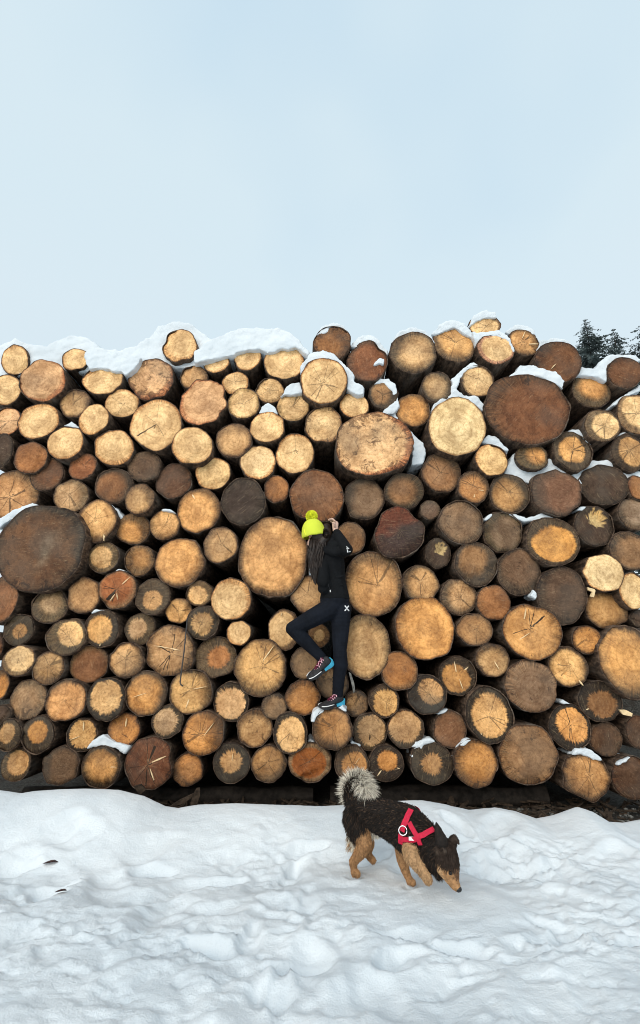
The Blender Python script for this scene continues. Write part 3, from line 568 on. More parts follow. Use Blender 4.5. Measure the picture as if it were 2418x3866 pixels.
for s in [('G5', 0, .1, -.75, .22, .05), ('G5', 0, .1, .5, -.0, .07), ('G15', .0, .0, -.7, -.22, .05), ('G16', .0, -.2, -.2, -.85, .08), ('G16', .1, .1, .9, .25, .05),
          ('H1', .1, .25, .6, .9, .08), ('D20', .2, .25, .75, .75, .09), ('D20', -.1, -.25, -.35, -.7, .07), ('D20', 0, -.2, .12, -.6, .06), ('D12', .5, -.45, .52, -1.05, .12), ('G20', .1, .3, .1, .95, .13), ('G20', -.1, -.05, -.8, -.3, .06),
          ('G26', .1, .05, .95, .02, .10), ('G27', .15, .05, .85, .35, .10), ('G27', .1, -.2, .35, -.7, .06), ('H21', .3, -.18, .9, -.3, .11), ('H21', -.3, -.4, -.6, -.75, .10), ('I1', -.1, .2, -.2, .85, .12), ('I1', .3, .25, .6, .5, .10), ('I1', .05, -.2, .2, -.8, .07), ('I2', .1, -.1, .35, -.65, .09),
          ('I4', .45, -.7, .62, -1.0, .14), ('C5', -.35, -.35, -.1, -.1, .06), ('B8', .05, .65, .2, .95, .16), ('D10', -.35, .75, -.15, .45, .10), ('G23', .05, -.1, .6, .6, .06), ('G19', .1, .2, .15, .8, .13), 
          ('H17', .05, .1, .1, .6, .07), ('C4', -.1, .3, .15, .9, .08), ('C4', .3, -.15, .95, -.2, .10), ('F25', -.6, -.35, -.05, .0, .05), ('F25', -.25, .45, -.15, .9, .05), ('F2', -.05, -.75, .0, -.45, .12), ('F2', .3, -.2, .7, -.3, .08), 
          ('I8', -.45, -.75, -.4, -.6, .07), ('I7', -.75, -.45, -.6, -.35, .10), ('G3', .0, -.95, .1, -.8, .1), ('H20', .2, 0, .5, .4, .04), ('E14', -.2, .7, -.15, .9, .08)]:
    splinter(*s)

# ------------------------------------------------------------ snow lying on the pile
def remesh(name, bm, voxel, smooth=4, fac=.5):
    """one continuous skin round the shapes collected in bm"""
    me = bpy.data.meshes.new('tmp'); bm.to_mesh(me); bm.free()
    o = bpy.data.objects.new('tmp', me); COL.objects.link(o)
    m = o.modifiers.new('r', 'REMESH'); m.mode = 'VOXEL'; m.voxel_size = voxel; m.use_smooth_shade = True
    if smooth: s = o.modifiers.new('s', 'SMOOTH'); s.iterations = smooth; s.factor = fac
    dg = bpy.context.evaluated_depsgraph_get(); dg.update()
    r = bpy.data.meshes.new_from_object(o.evaluated_get(dg)); r.name = name
    bpy.data.objects.remove(o); bpy.data.meshes.remove(me)
    r.polygons.foreach_set('use_smooth', [True] * len(r.polygons))
    return r
def snow_cap(t, pts, label, dy=.0, depth=.5, vox=.014, amp=.012, lean=0.):
    Y = PILE_Y + dy
    P = [at(*tile(t, x, y), Y) for x, y in pts]
    c = sum(P, Vector()) / len(P)
    base = Vector((c.x, Y, min(p.z for p in P)))
    bm = bmesh.new()
    f = [bm.verts.new(p - base) for p in P]; b = [bm.verts.new(p - base + Vector((0, depth, -lean * depth))) for p in P]
    n = len(P)
    face = bm.faces.new(f); bm.faces.new(list(reversed(b)))
    for i in range(n): bm.faces.new((f[i], b[i], b[(i + 1) % n], f[(i + 1) % n]))
    bmesh.ops.recalc_face_normals(bm, faces=bm.faces[:]); bmesh.ops.triangulate(bm, faces=bm.faces[:], ngon_method='EAR_CLIP')
    me = remesh('snow_cap', bm, vox, 3)
    co = np.empty(len(me.vertices) * 3, np.float32); me.vertices.foreach_get('co', co); co = co.reshape(-1, 3)
    no = np.empty(len(me.vertices) * 3, np.float32); me.vertices.foreach_get('normal', no); no = no.reshape(-1, 3)
    k = np.array([mnoise.noise(Vector(v) * 9 + base) * amp * 1.3 + mnoise.noise(Vector(v) * 24 + base) * amp * .7 + mnoise.noise(Vector(v) * 60 + base) * amp * .25 for v in co], np.float32)
    co += no * k[:, None]; me.vertices.foreach_set('co', co.ravel()); me.update()
    o = link('snow_cap', me, M['snow']); o.location = base
    tag(o, label, 'snow', 'snow lying on the log pile')
snow_cap('A', [(-60, 330), (20, 270), (110, 240), (200, 272), (330, 292), (400, 248), (520, 208), (620, 232), (720, 300), (850, 326), (960, 290), (1060, 235), (1130, 150), (1260, 112), (1380, 135), (1440, 195), (1530, 255), (1530, 470), (1420, 470), (1200, 440), (1050, 430), (930, 520), (870, 520), (600, 480), (450, 470), (300, 450), (200, 500), (-60, 520)],
         'long soft snow mass behind the log ends along the upper left top', dy=.09, depth=1.6, vox=.02, lean=-.02)
snow_cap('A', [(595, 345), (640, 290), (760, 318), (900, 380), (1010, 375), (985, 430), (930, 480), (890, 505), (865, 478), (805, 478), (770, 455), (700, 452), (640, 462), (605, 410)],
         'snow drooping over the top edge of a pale log end at upper left', dy=-.035, depth=.6)
snow_cap('B', [(-130, 330), (-60, 275), (0, 238), (90, 205), (180, 166), (320, 158), (480, 168), (560, 188), (610, 235), (650, 290), (705, 330), (690, 370), (640, 330), (600, 298), (545, 318), (500, 312), (450, 338), (390, 348), (340, 320), (260, 322), (180, 340), (160, 360), (60, 378), (-60, 400), (-130, 420)],
         'thick snow slab spanning three pale log ends left of the notch', dy=-.02, depth=1.2, vox=.018, lean=-.02)
C_ = snow_cap
C_('B', [(748, 215), (785, 150), (870, 125), (950, 148), (990, 215), (960, 230), (870, 180), (790, 210)], 'thin snow crest on the round brown log topping the middle', dy=.03)
C_('B', [(636, 490), (632, 430), (690, 350), (790, 320), (870, 345), (930, 395), (972, 450), (1022, 505), (1020, 545), (1092, 585), (1088, 640), (1035, 645), (965, 600), (955, 500), (880, 405), (780, 390), (690, 415), (650, 490)], 'broad snow collar over the big pale log right of the notch', dy=-.05, depth=.45)
C_('B', [(485, 665), (525, 595), (590, 545), (640, 555), (655, 625), (560, 645), (520, 640)], 'small snow wedge left of the big pale log with the collar', dy=.0)
C_('B', [(335, 775), (350, 722), (400, 700), (455, 728), (468, 785), (400, 790)], 'snow tuft on the pale log that has an upright sliver', dy=.0, depth=.3)
C_('B', [(985, 300), (1040, 228), (1130, 206), (1200, 255), (1262, 330), (1255, 365), (1130, 285), (1050, 305)], 'snow roof over the brown roof-shaped log near the top', dy=.05)
C_('B', [(1155, 435), (1170, 400), (1200, 378), (1236, 388), (1225, 425), (1195, 415)], 'snow splat stuck on the face of the brown roof-shaped log', dy=-.02, depth=.08, vox=.01, amp=.008)
C_('B', [(1278, 275), (1340, 182), (1430, 160), (1520, 180), (1570, 230), (1602, 280), (1560, 260), (1440, 215), (1340, 230)], 'thin snow cap on the large grey-rimmed top log', dy=.02)
C_('B', [(1148, 570), (1200, 530), (1265, 518), (1310, 565), (1335, 650), (1345, 725), (1300, 780), (1200, 780), (1300, 700), (1290, 620), (1220, 560)], 'snow hood around the small grey log in the upper middle', dy=.02, depth=.4)
C_('B', [(1230, 775), (1310, 752), (1340, 825), (1400, 890), (1450, 930), (1512, 980), (1530, 1060), (1512, 1134), (1420, 1150), (1440, 1020), (1380, 900), (1300, 800)], 'snow running down right side of the huge ragged pale log', dy=.06, depth=.5)
C_('C', [(55, 215), (120, 132), (200, 106), (290, 130), (375, 235), (350, 240), (220, 165), (100, 210)], 'snow cap on the large orange top log at upper right', dy=.03)
C_('C', [(318, 160), (355, 75), (440, 40), (515, 50), (528, 92), (460, 90), (380, 118)], 'snow crest on the highest log of the whole pile', dy=.02)
C_('C', [(345, 190), (440, 196), (530, 178), (600, 215), (655, 320), (640, 345), (600, 255), (520, 222), (430, 238), (380, 300), (360, 240)], 'snow drape around the pinkish log below the highest log', dy=-.01, depth=.4)
C_('C', [(580, 190), (650, 145), (740, 148), (792, 182), (825, 250), (740, 200), (650, 195), (610, 215)], 'snow cap on the slivered log right of the highest log', dy=.05)
C_('C', [(815, 330), (835, 250), (950, 235), (1050, 258), (1085, 320), (1000, 300), (900, 300)], 'snow cap on the dark brown log next to the spruces', dy=.02)
C_('C', [(435, 705), (510, 560), (640, 490), (690, 428), (770, 426), (860, 455), (950, 475), (968, 500), (1012, 540), (1000, 605), (930, 560), (830, 515), (700, 510), (600, 525), (515, 600), (460, 700)], 'long snow ridge along the top of the huge brown log', dy=-.02, depth=.5)
C_('C', [(190, 525), (260, 478), (310, 430), (360, 403), (408, 435), (330, 450), (270, 520), (235, 600), (290, 640), (390, 655), (440, 722), (425, 760), (320, 690), (220, 685), (130, 712), (55, 765), (70, 705), (190, 640), (205, 560)], 'snow bridging three logs above the big very pale round end', dy=.0, depth=.5)
C_('C', [(410, 985), (470, 925), (520, 928), (550, 975), (622, 1035), (600, 1050), (560, 1035), (500, 1005)], 'snow clump between the huge brown log and a small pale end', dy=.0, depth=.4)
C_('F', [(575, 85), (600, 10), (640, -65), (690, -105), (725, -120), (700, 0), (800, 45), (880, 20), (890, -40), (990, -15), (1020, 40), (1080, 60), (1130, 40), (1200, -25), (1300, -30), (1400, 15), (1500, 50), (1560, 55), (1560, 125), (1470, 120), (1400, 60), (1280, 40), (1180, 70), (1125, 200), (1060, 70), (950, 70), (850, 110), (760, 145), (640, 100)], 'wide snow ledge across the right side under dark-rimmed logs', dy=.08, depth=.6)
C_('C', [(1090, 505), (1130, 440), (1220, 450), (1300, 370), (1400, 345), (1512, 360), (1560, 390), (1512, 420), (1400, 420), (1320, 480), (1310, 550), (1250, 515), (1160, 505)], 'humped snow drift over the top right corner logs', dy=.01, depth=.8)
C_('C', [(1325, 735), (1400, 668), (1500, 600), (1560, 560), (1560, 610), (1450, 665), (1380, 715)], 'sloping snow strip at right edge above a grey-rimmed log', dy=.03, depth=.3)
C_('C', [(990, 915), (1060, 886), (1130, 895), (1180, 955), (1200, 1010), (1130, 945), (1060, 918)], 'snow rim on the orange-cored dark-ringed log at right', dy=.04, depth=.3)
C_('C', [(1365, 955), (1420, 910), (1490, 903), (1530, 930), (1430, 950)], 'snow rim on the ring-patterned log at the right edge', dy=.04, depth=.3)
C_('F', [(590, 348), (680, 362), (730, 385), (790, 375), (850, 348), (935, 366), (935, 395), (820, 415), (720, 420), (650, 385)], 'snow bridge between the grey log and the orange-cored log', dy=.02, depth=.4)
C_('F', [(428, 405), (455, 370), (495, 353), (490, 378), (450, 410)], 'tiny snow fleck left of the snow bridge at right', dy=.0, depth=.2, vox=.01, amp=.006)
C_('F', [(1085, 335), (1130, 302), (1168, 305), (1140, 335)], 'tiny snow fleck on the blackish log with broken pale patch', dy=-.0, depth=.15, vox=.01, amp=.006)
C_('D', [(-20, 470), (-20, 400), (100, 330), (230, 278), (283, 298), (200, 335), (100, 392), (20, 440)], 'white snow band on the shoulder of the huge dark oval log', dy=-.085, depth=.35)
C_('G', [(622, 900), (660, 838), (740, 806), (830, 848), (932, 888), (888, 948), (830, 910), (720, 885)], 'arched snow cap above the bottom row at left', dy=.0, depth=.4)
C_('H', [(708, 720), (715, 640), (765, 603), (812, 622), (800, 650), (760, 665), (735, 710)], 'snow lump left of the standing shoe', dy=-.175, depth=.25)
C_('H', [(895, 612), (938, 583), (968, 630), (965, 650), (930, 640)], 'snow lump right of the standing shoe heel', dy=-.175, depth=.25)
C_('I', [(1042, 958), (1090, 910), (1180, 893), (1232, 938), (1305, 998), (1250, 990), (1215, 990), (1130, 940)], 'snow flap hanging over the five-sided log at lower right', dy=-.035, depth=.3)
C_('I', [(1375, 1028), (1400, 990), (1475, 960), (1465, 985), (1420, 1020)], 'snow patch on the dark lower right corner log', dy=-.02, depth=.2, vox=.01)
C_('I', [(210, 965), (238, 890), (300, 832), (362, 834), (320, 860), (255, 910), (228, 970)], 'thin snow sickle on the upper left of an orange bottom log', dy=-.01, depth=.25, vox=.011, amp=.008)
C_('I', [(-100, 900), (-60, 850), (0, 836), (45, 830), (88, 850), (40, 868), (-30, 890)], 'snow rim on the dark radial log of the bottom row', dy=.02, depth=.3)
C_('I', [(972, 568), (1000, 548), (1052, 582), (1010, 590)], 'snow fleck on the spiky black-rimmed orange log', dy=.0, depth=.2, vox=.01, amp=.006)
C_('I', [(90, 655), (120, 630), (180, 620), (160, 640), (110, 665)], 'snow fleck on the small brown log at lower right', dy=.0, depth=.2, vox=.01, amp=.006)
C_('F', [(762, 945), (788, 893), (825, 935), (805, 970)], 'icy snow scrap beside the large blackish log', dy=.0, depth=.2, vox=.01)
C_('E', [(432, 395), (500, 390), (568, 425), (560, 440), (500, 412), (450, 405)], 'snow sliver on top of the huge tan log beside the hat', dy=-.03, depth=.2, vox=.01, amp=.006)
C_('A', [(452, 865), (510, 833), (568, 875), (540, 890), (500, 872)], 'snow dab on top of a pale log under the second left row', dy=.0, depth=.25, vox=.011)
C_('D', [(785, 285), (840, 328), (882, 385), (862, 402), (825, 350)], 'snow strip in the gap right of a pale orange log at left', dy=.03, depth=.3, vox=.011)
C_('D', [(820, 770), (850, 748), (900, 765), (880, 775)], 'snow fleck on top of the cracked red-brown log', dy=.0, depth=.2, vox=.009, amp=.005)
C_('D', [(1140, 335), (1165, 322), (1215, 325), (1260, 355), (1200, 340)], 'snow fleck on a small pale log in the middle left', dy=.0, depth=.2, vox=.009, amp=.005)
C_('D', [(640, 1075), (680, 1040), (760, 1045), (700, 1056)], 'snow arc between the red-brown log and the log below it', dy=.0, depth=.2, vox=.009, amp=.005)
C_('H', [(465, 690), (500, 650), (570, 638), (640, 670), (665, 725), (620, 680), (560, 660), (510, 670)], 'frosty snow rim on the pale dark-rimmed log near the left foot', dy=-.03, depth=.2, vox=.01)
C_('H', [(680, 870), (700, 825), (735, 850), (720, 870)], 'snow scrap low beside the log under the shoe', dy=.02, depth=.2, vox=.01)
C_('H', [(985, 860), (1000, 842), (1070, 880), (1060, 895), (1010, 880)], 'snow scrap above the orange log behind the dog tail', dy=.02, depth=.2, vox=.01)
C_('H', [(1420, 970), (1450, 890), (1520, 845), (1500, 900), (1450, 960)], 'snow streak beside the dark radial log in the bottom row', dy=.02, depth=.25, vox=.01)

# ------------------------------------------------------------ bearers and litter under the pile
def lying_log(x0, x1, py, r, Y, label):
    a = at(x0, py, Y); b = at(x1, py, Y); z = r * .9
    V = []; F_ = []; ns, nl = 24, 30; rn = random.Random(label)
    for k in range(nl):
        t = k / (nl - 1)
        for i in range(ns):
            th = 2 * math.pi * i / ns; q = r * (1 + .35 * mnoise.noise(Vector((t * 7, math.cos(th) * 1.5, math.sin(th) * 1.5 + x0))))
            V.append((a.x + (b.x - a.x) * t - a.x, math.cos(th) * q, z + math.sin(th) * q))
    for k in range(nl - 1):
        for i in range(ns): j = (i + 1) % ns; F_.append((k * ns + i, (k + 1) * ns + i, (k + 1) * ns + j, k * ns + j))
    root = empty('support_log', (a.x, Y, 0))
    link('bark', mesh('bark', V, F_), M['dark_bark'], root)
    for k, s in ((0, 1), (nl - 1, -1)):
        ring = [V[k * ns + i] for i in range(ns)]; ring = ring + [tuple(sum(c) / ns for c in zip(*ring))]
        f = [(i, (i + 1) % ns, ns) if s > 0 else ((i + 1) % ns, i, ns) for i in range(ns)]
        link('sawn_end', mesh('sawn_end', ring, f), M['debris'], root)
    tag(root, label, 'log')
lying_log(780, 1288, 1868, .085, 5.12, 'dark bearer log lying crosswise under the pile behind the dog')
lying_log(60, 740, 1868, .08, 5.15, 'dark bearer log lying crosswise under the left bottom row')

def litter():
    V = []; F_ = []; r = random.Random(21)
    for k in range(700):
        x = r.uniform(-3.1, 3.1); y = r.uniform(4.45, 5.15); l = r.uniform(.02, .10); w = l * r.uniform(.12, .4); a = r.uniform(0, 3.14); u = Vector((math.cos(a), math.sin(a), r.uniform(-.3, .5))).normalized(); s = u.cross(Vector((0, 0, 1))).normalized()
        c = Vector((x, y, .02 + r.uniform(0, .05))); t = Vector((0, 0, .006)); m = len(V); q = [c - u * l - s * w * .4, c - s * w, c + u * l - s * w * .2, c + u * l * .8 + s * w * .5, c + s * w * .9]
        V += [p + t for p in q] + [p - t for p in q]; F_ += [(m, m + 1, m + 2, m + 3, m + 4), (m + 9, m + 8, m + 7, m + 6, m + 5)] + [(m + i, m + 5 + i, m + 5 + (i + 1) % 5, m + (i + 1) % 5) for i in range(5)]
    tag(link('bark_litter', mesh('bark_litter', V, F_, False), M['debris']), 'torn bark and wood litter strewn under the pile', 'bark litter', kind='stuff')
litter()
def chunk(name, pts, th, loc, rot, mat, label, cat):
    n = len(pts); V = [(x, -th / 2, z) for x, z in pts] + [(x * .92, th / 2, z * .92) for x, z in pts]
    F_ = [tuple(range(n)), tuple(reversed(range(n, 2 * n)))] + [(i, i + n, (i + 1) % n + n, (i + 1) % n) for i in range(n)]
    o = link(name, mesh(name, V, F_, False), mat); o.location = loc; o.rotation_euler = rot
    tag(o, label, cat); return o
p = at(*tile('J', 1400, 300), 4.6)
chunk('bark_chunk', [(-.03, -.07), (.02, -.06), (.03, .02), (.015, .08), (-.012, .07), (-.03, .01)], .02, p, (.2, .2, .1), M['debris'], 'upright bark chunk in the snow dip left of centre', 'bark')
p = at(*tile('J', 1300, 330), 4.6)
chunk('bark_chunk', [(-.12, -.01), (.0, -.02), (.12, .01), (.1, .025), (-.02, .015)], .02, p, (.1, -.3, .2), M['debris'], 'slanting bark strip lying in the snow dip left of centre', 'bark')
p = at(*tile('J', 1000, 235), 4.72)
chunk('bark_chunk', [(-.05, -.0), (-.01, -.03), (.02, -.05), (.05, .0), (.0, .03)], .03, p, (.1, .3, .2), M['debris'], 'torn wood scrap under the dark red-brown bottom log', 'bark')
p = at(*tile('H', 1000, 430), 4.7)
chunk('bark_strip', [(-.03, .09), (-.01, .08), (.02, .0), (.03, -.07), (.015, -.09), (.0, -.02)], .012, p, (.1, 0, .2), M['stone'], 'pale curled bark strip hanging right of the standing calf', 'bark')
p = at(*tile('F', 1195, 915), 4.72)
chunk('wood_chip', [(-.035, .04), (.03, .025), (.04, .01), (.02, -.05), (-.01, -.045), (.012, -.002), (-.03, .015)], .02, p, (.1, 0, .1), M['splinter'], 'pale wood chip stuck under the very pale eight-sided log', 'wood chip')
p = at(*tile('I', 1440, 640), 4.74)
chunk('wood_chip', [(-.06, .02), (.0, .02), (.06, -.01), (.05, -.035), (-.03, -.02)], .025, p, (.1, 0, .1), M['splinter'], 'yellow split wood piece at the right edge low in the pile', 'wood chip')
M['rod'] = simple('dark_metal', (.03, .028, .028), .5, .5, .2, 30)
a0 = at(*tile('G', 1338, -30), 4.70); a1 = at(*tile('G', 1285, 440), 4.69); a2 = at(*tile('G', 1308, 455), 4.68)
def tube(pts, rad, ns=8):
    V = []; F_ = []
    for k, p in enumerate(pts):
        d = (pts[min(k + 1, len(pts) - 1)] - pts[max(k - 1, 0)]).normalized(); s = d.cross(Vector((.3, 1, .2))).normalized(); u = d.cross(s); r = rad[k] if isinstance(rad, (list, tuple)) else rad
        for i in range(ns):
            t = 2 * math.pi * i / ns; V.append(p + s * math.cos(t) * r + u * math.sin(t) * r)
        if k:
            for i in range(ns): j = (i + 1) % ns; b = (k - 1) * ns; F_.append((b + i, b + j, b + ns + j, b + ns + i))
    F_.append(tuple(reversed(range(ns)))); F_.append(tuple((len(pts) - 1) * ns + i for i in range(ns)))
    return V, F_
v, f = tube([a0 - a1, (a0 - a1) * .5 + Vector((.004, 0, 0)), Vector((0, 0, .02)), Vector((.003, -.002, 0)), a2 - a1], .006)
o = link('metal_rod', mesh('metal_rod', v, f), M['rod']); o.location = a1
tag(o, 'thin dark rod with a hooked foot hanging before the left log ends', 'rod')
def on_snow(px, py):
    d = ray(px, py); Y = np.linspace(1.6, 4.25, 1500); X = d.x * Y / d.y; Z = CAM_H + d.z * Y / d.y
    k = np.nonzero(Z <= snow_h(X, Y))[0]
    return at(px, py, float(Y[k[0]])) if len(k) else at(px, py, 3.5)
# dead leaves in the trodden snow
M['leaf'] = simple('dead_leaf', (.06, .028, .024), .7, .3, .3, 60)
for (x, y, s, lab) in [(357, 790, 1., 'dark red dead leaf lying in the snow at left'), (432, 995, .7, 'small brown dead leaf lower in the snow at left')]:
    px, py = tile('J', x, y)
    q = on_snow(px, py)
    V = [(-.045, 0, .002), (-.02, -.018, .010), (.0, 0, .016), (-.02, .018, .006), (.02, -.02, .014), (.045, 0, .004), (.02, .02, .010)]
    V = [(a * s, b * s, c * s + .012) for a, b, c in V]; V2 = [(a, b, c - .003) for a, b, c in V]
    F_ = [(0, 1, 2), (0, 2, 3), (1, 4, 2), (4, 5, 2), (2, 5, 6), (2, 6, 3)]; F_ = F_ + [tuple(7 + i for i in reversed(t)) for t in F_]
    o = link('dead_leaf', mesh('dead_leaf', V + V2, F_, False), M['leaf']); o.location = q; o.rotation_euler = (0, 0, .3); tag(o, lab, 'leaf')

# ------------------------------------------------------------ spruces beyond the pile
M['needle'] = simple('spruce_needles', (.09, .11, .105), .8, .2, .4, 3)
M['trunk'] = simple('spruce_trunk', (.05, .038, .03), .9, .2, .4, 8)
def spruce(px, py, Y, w, seed, label):
    top = at(px, py, Y); H = top.z + .1; r = random.Random(seed)
    root = empty('spruce_tree', (top.x, Y, -.1))
    pts = [Vector((0, 0, H * t)) for t in (0, .2, .5, .8, .95, 1)]
    v, f = tube(pts, [.28, .22, .15, .06, .025, .006]); link('trunk', mesh('trunk', v, f), M['trunk'], root)
    V = []; F_ = []
    z = H - .05; k = 0
    while z > H * .25:
        dpt = H - z; L_ = min(3.2, .10 + dpt * w * r.uniform(.75, 1.15)); nb = 5 if dpt < .6 else 7
        fine = dpt < 6
        for b in range(nb):
            if r.random() < .16: continue
            a = 2 * math.pi * (b + r.random() * .8) / nb + k; Lb = L_ * r.uniform(.6, 1.15); dz = r.uniform(-.12, .2)
            d = Vector((math.cos(a), math.sin(a), 0)); s = Vector((-d.y, d.x, 0))
            n = max(4, int(Lb / (.055 if fine else .16)))
            for i in range(n):
                t = (i + .5) / n; c = d * (Lb * t) + Vector((0, 0, z + dz * Lb - .42 * Lb * t * t + .16 * Lb * t ** 4))
                for sgn in (-1, 1):
                    ln = r.uniform(.12, .34) * (1.15 - t * .6) * (1 if fine else 2.2) * min(1, .4 + dpt * .3); wd = ln * r.uniform(.16, .3)
                    e = (s * sgn * r.uniform(.5, 1.) + d * r.uniform(.3, .9) + Vector((0, 0, r.uniform(-.8, .05)))).normalized() * ln
                    q = e.cross(Vector((r.uniform(-1, 1), r.uniform(-1, 1), 1))).normalized() * wd
                    m = len(V); V += [c - q * .4, c + e * .55 - q, c + e, c + e * .55 + q]; F_.append((m, m + 1, m + 2, m + 3))
        z -= r.uniform(.17, .27) * (1 if dpt < 5 else 2); k += .7
    link('crown', mesh('crown', V, F_, False), M['needle'], root)
    tag(root, label, 'tree')
spruce(1382, 752, 24, .62, 1, 'tall dark spruce top, left one of the two behind the pile')
spruce(1448, 776, 25, .60, 2, 'lower dark spruce top right of the taller spruce')
spruce(1524, 735, 24, .6, 3, 'spruce tip cut off by the right edge of the picture')

# ------------------------------------------------------------ figures: shared builders
def _unit():
    b = bmesh.new(); bmesh.ops.create_icosphere(b, subdivisions=2, radius=1); v = np.array([x.co[:] for x in b.verts]); f = [[x.index for x in q.verts] for q in b.faces]; b.free(); return v, f
UV_, UF_ = _unit()
class Blob:
    """collects balls and tapered limbs that remesh() grows into one skin"""
    def __init__(s): s.v = []; s.f = []; s.n = 0; s.samples = []
    def ball(s, p, r, rot=None, tagv=None):
        r = np.array(r if isinstance(r, (tuple, list)) else (r, r, r)); v = UV_ * r
        if rot is not None: v = v @ np.array(rot).T
        s.v.append(v + np.array(p)); s.f += [[i + s.n for i in f] for f in UF_]; s.n += len(UV_)
        if tagv is not None: s.samples.append((np.array(p), float(np.mean(r)), tagv))
    def limb(s, pts, step=.4, tagv=None):
        for (p, r), (q, u) in zip(pts[:-1], pts[1:]):
            p = Vector(p); q = Vector(q); ra = np.array(r if isinstance(r, (tuple, list)) else (r,) * 3, float); rb = np.array(u if isinstance(u, (tuple, list)) else (u,) * 3, float)
            n = max(2, int((q - p).length / (step * min(ra.min(), rb.min()))) + 1)
            for i in range(n + 1):
                t = i / n; s.ball(p.lerp(q, t), tuple(ra * (1 - t) + rb * t), tagv=tagv)
    def skin(s, name, vox, smooth=4, base=Vector((0, 0, 0))):
        me = bpy.data.meshes.new('t'); me.from_pydata((np.concatenate(s.v) - np.array(base)).tolist(), [], s.f); bm = bmesh.new(); bm.from_mesh(me); bpy.data.meshes.remove(me)
        return remesh(name, bm, vox, smooth)
def rel(name, V, F_, base, mat, parent, smooth=True):
    return link(name, mesh(name, [Vector(v) - base for v in V], F_, smooth), mat, parent)
def bvh_of(o): return BVHTree.FromPolygons([v.co + o.parent.location if o.parent else v.co for v in o.data.vertices], [p.vertices[:] for p in o.data.polygons])
CAMP = Vector((0, 0, CAM_H))

# ------------------------------------------------------------ the person climbing the pile
PK = 350 / 1512
def pp(x, y, Y): return at((1050 + x * PK) / 1.5992, (1900 + y * PK) / 1.5992, Y)
M['skin'] = simple('skin', (.62, .40, .31), .5, .4, .08, 20)
def cloth(name, col, scale=500, b=.3):
    n = N(name); co = n.n('TexCoord').outputs['Object']; a = n.noise(co, 9, 4, .6); w = n.noise(co, scale, 2)
    c = n.mix(n.ss(a, .3, .7), tuple(x * .75 for x in col), tuple(x * 1.3 for x in col))
    n.bump(n.math('ADD', n.math('MULTIPLY', a, 1.), n.math('MULTIPLY', w, .06)), b, .03); n.b.inputs['Sheen Weight'].default_value = .0
    return n.fin(c, .85, .15)
M['hoodie'] = cloth('black_fleece', (.0055, .006, .007), b=.5); M['leggings'] = cloth('navy_black_jersey', (.006, .0078, .0125), b=.25)
M['shoe'] = simple('shoe_fabric', (.022, .021, .023), .7, .3, .4, 60, .3); M['sole'] = simple('shoe_sole', (.03, .03, .032), .7, .3, .3, 40)
M['blue'] = simple('blue_rubber', (.06, .42, .62), .5, .4, .1, 30); M['lace'] = simple('pink_lace', (.80, .45, .52), .7, .3, .1, 80); M['white'] = simple('white_print', (.80, .80, .80), .6, .3, .05, 30)
M['tongue'] = simple('dark_red_tongue', (.10, .012, .03), .8, .2, .2, 60)
M['hair'] = simple('dark_hair', (.020, .0115, .008), .5, .35, .5, 25)
def mat_knit():
    n = N('yellow_knit'); co = n.n('TexCoord').outputs['Object']
    w = n.n('TexWave', wave_type='BANDS', bands_direction='X'); n.put(w.inputs['Vector'], co); w.inputs['Scale'].default_value = 60; w.inputs['Distortion'].default_value = .6
    w2 = n.n('TexWave', wave_type='BANDS', bands_direction='Z'); n.put(w2.inputs['Vector'], co); w2.inputs['Scale'].default_value = 75; w2.inputs['Distortion'].default_value = .8
    h = n.math('ADD', w.outputs['Fac'], n.math('MULTIPLY', w2.outputs['Fac'], .5))
    c = n.mix(n.ss(h, .2, 1.2), (.60, .68, .04), (.80, .88, .09)); n.bump(h, .5, .004)
    return n.fin(c, .85, .2)
M['knit'] = mat_knit(); M['pompom'] = simple('yellow_pompom', (.86, .88, .06), .9, .2, .12, 90)

PB = pp(900, 3350, 4.68)                      # where she stands
person = empty('person', PB)
tag(person, 'person in black hoodie and leggings with bright yellow bobble hat climbing the log pile', 'person')
hipL, kneeL, ankL = pp(835, 1730, 4.60), pp(245, 2045, 4.57), pp(715, 2520, 4.63)
hipR, kneeR, ankR = pp(1030, 1740, 4.64), pp(1010, 2400, 4.62), pp(975, 3110, 4.70)
shL, elL, wrL = pp(775, 880, 4.57), pp(735, 1290, 4.50), pp(690, 1150, 4.70)
shR, elR, wrR = pp(1020, 800, 4.57), pp(1125, 760, 4.42), pp(935, 445, 4.56)
headc = pp(640, 500, 4.60); neck = pp(845, 700, 4.58); chest = pp(900, 930, 4.59); waist = pp(925, 1290, 4.62); pel = pp(930, 1620, 4.63)
FD = Vector((-.62, .76, -.12)).normalized()               # where she looks
FS_ = FD.cross(Vector((0, 0, 1))).normalized(); FU = FS_.cross(FD).normalized()
body = Blob()
body.ball(headc, (.078, .092, .105)); body.ball(headc + FD * .045 - FU * .045, .058)
for s in (-1, 1):
    body.ball(headc + FS_ * s * .078 - FU * .012 - FD * .008, (.012, .018, .030)); body.ball(headc + FD * .085 + FS_ * s * .033 + FU * .012, .017)
body.limb([(headc + FD * .095 + FU * .005, .010), (headc + FD * .112 - FU * .03, .016)])
body.limb([(headc + FD * .09 - FU * .06 - FS_ * .02, .010), (headc + FD * .09 - FU * .06 + FS_ * .02, .010)])
body.ball(headc + FD * .075 - FU * .098, .022)
body.limb([(pp(530, 600, 4.575), .02), (pp(497, 640, 4.565), (.010, .010, .016)), (pp(495, 680, 4.563), .008)])
body.limb([(headc - FU * .05, .05), (neck, .056), (chest, (.10, .085, .09)), (waist, (.092, .08, .09)), (pel, (.115, .10, .10))])
for h, k, a in ((hipL, kneeL, ankL), (hipR, kneeR, ankR)): body.limb([(h, .075), (h.lerp(k, .5), .056), (k, .040), (k.lerp(a, .35), .038), (a, .030)])
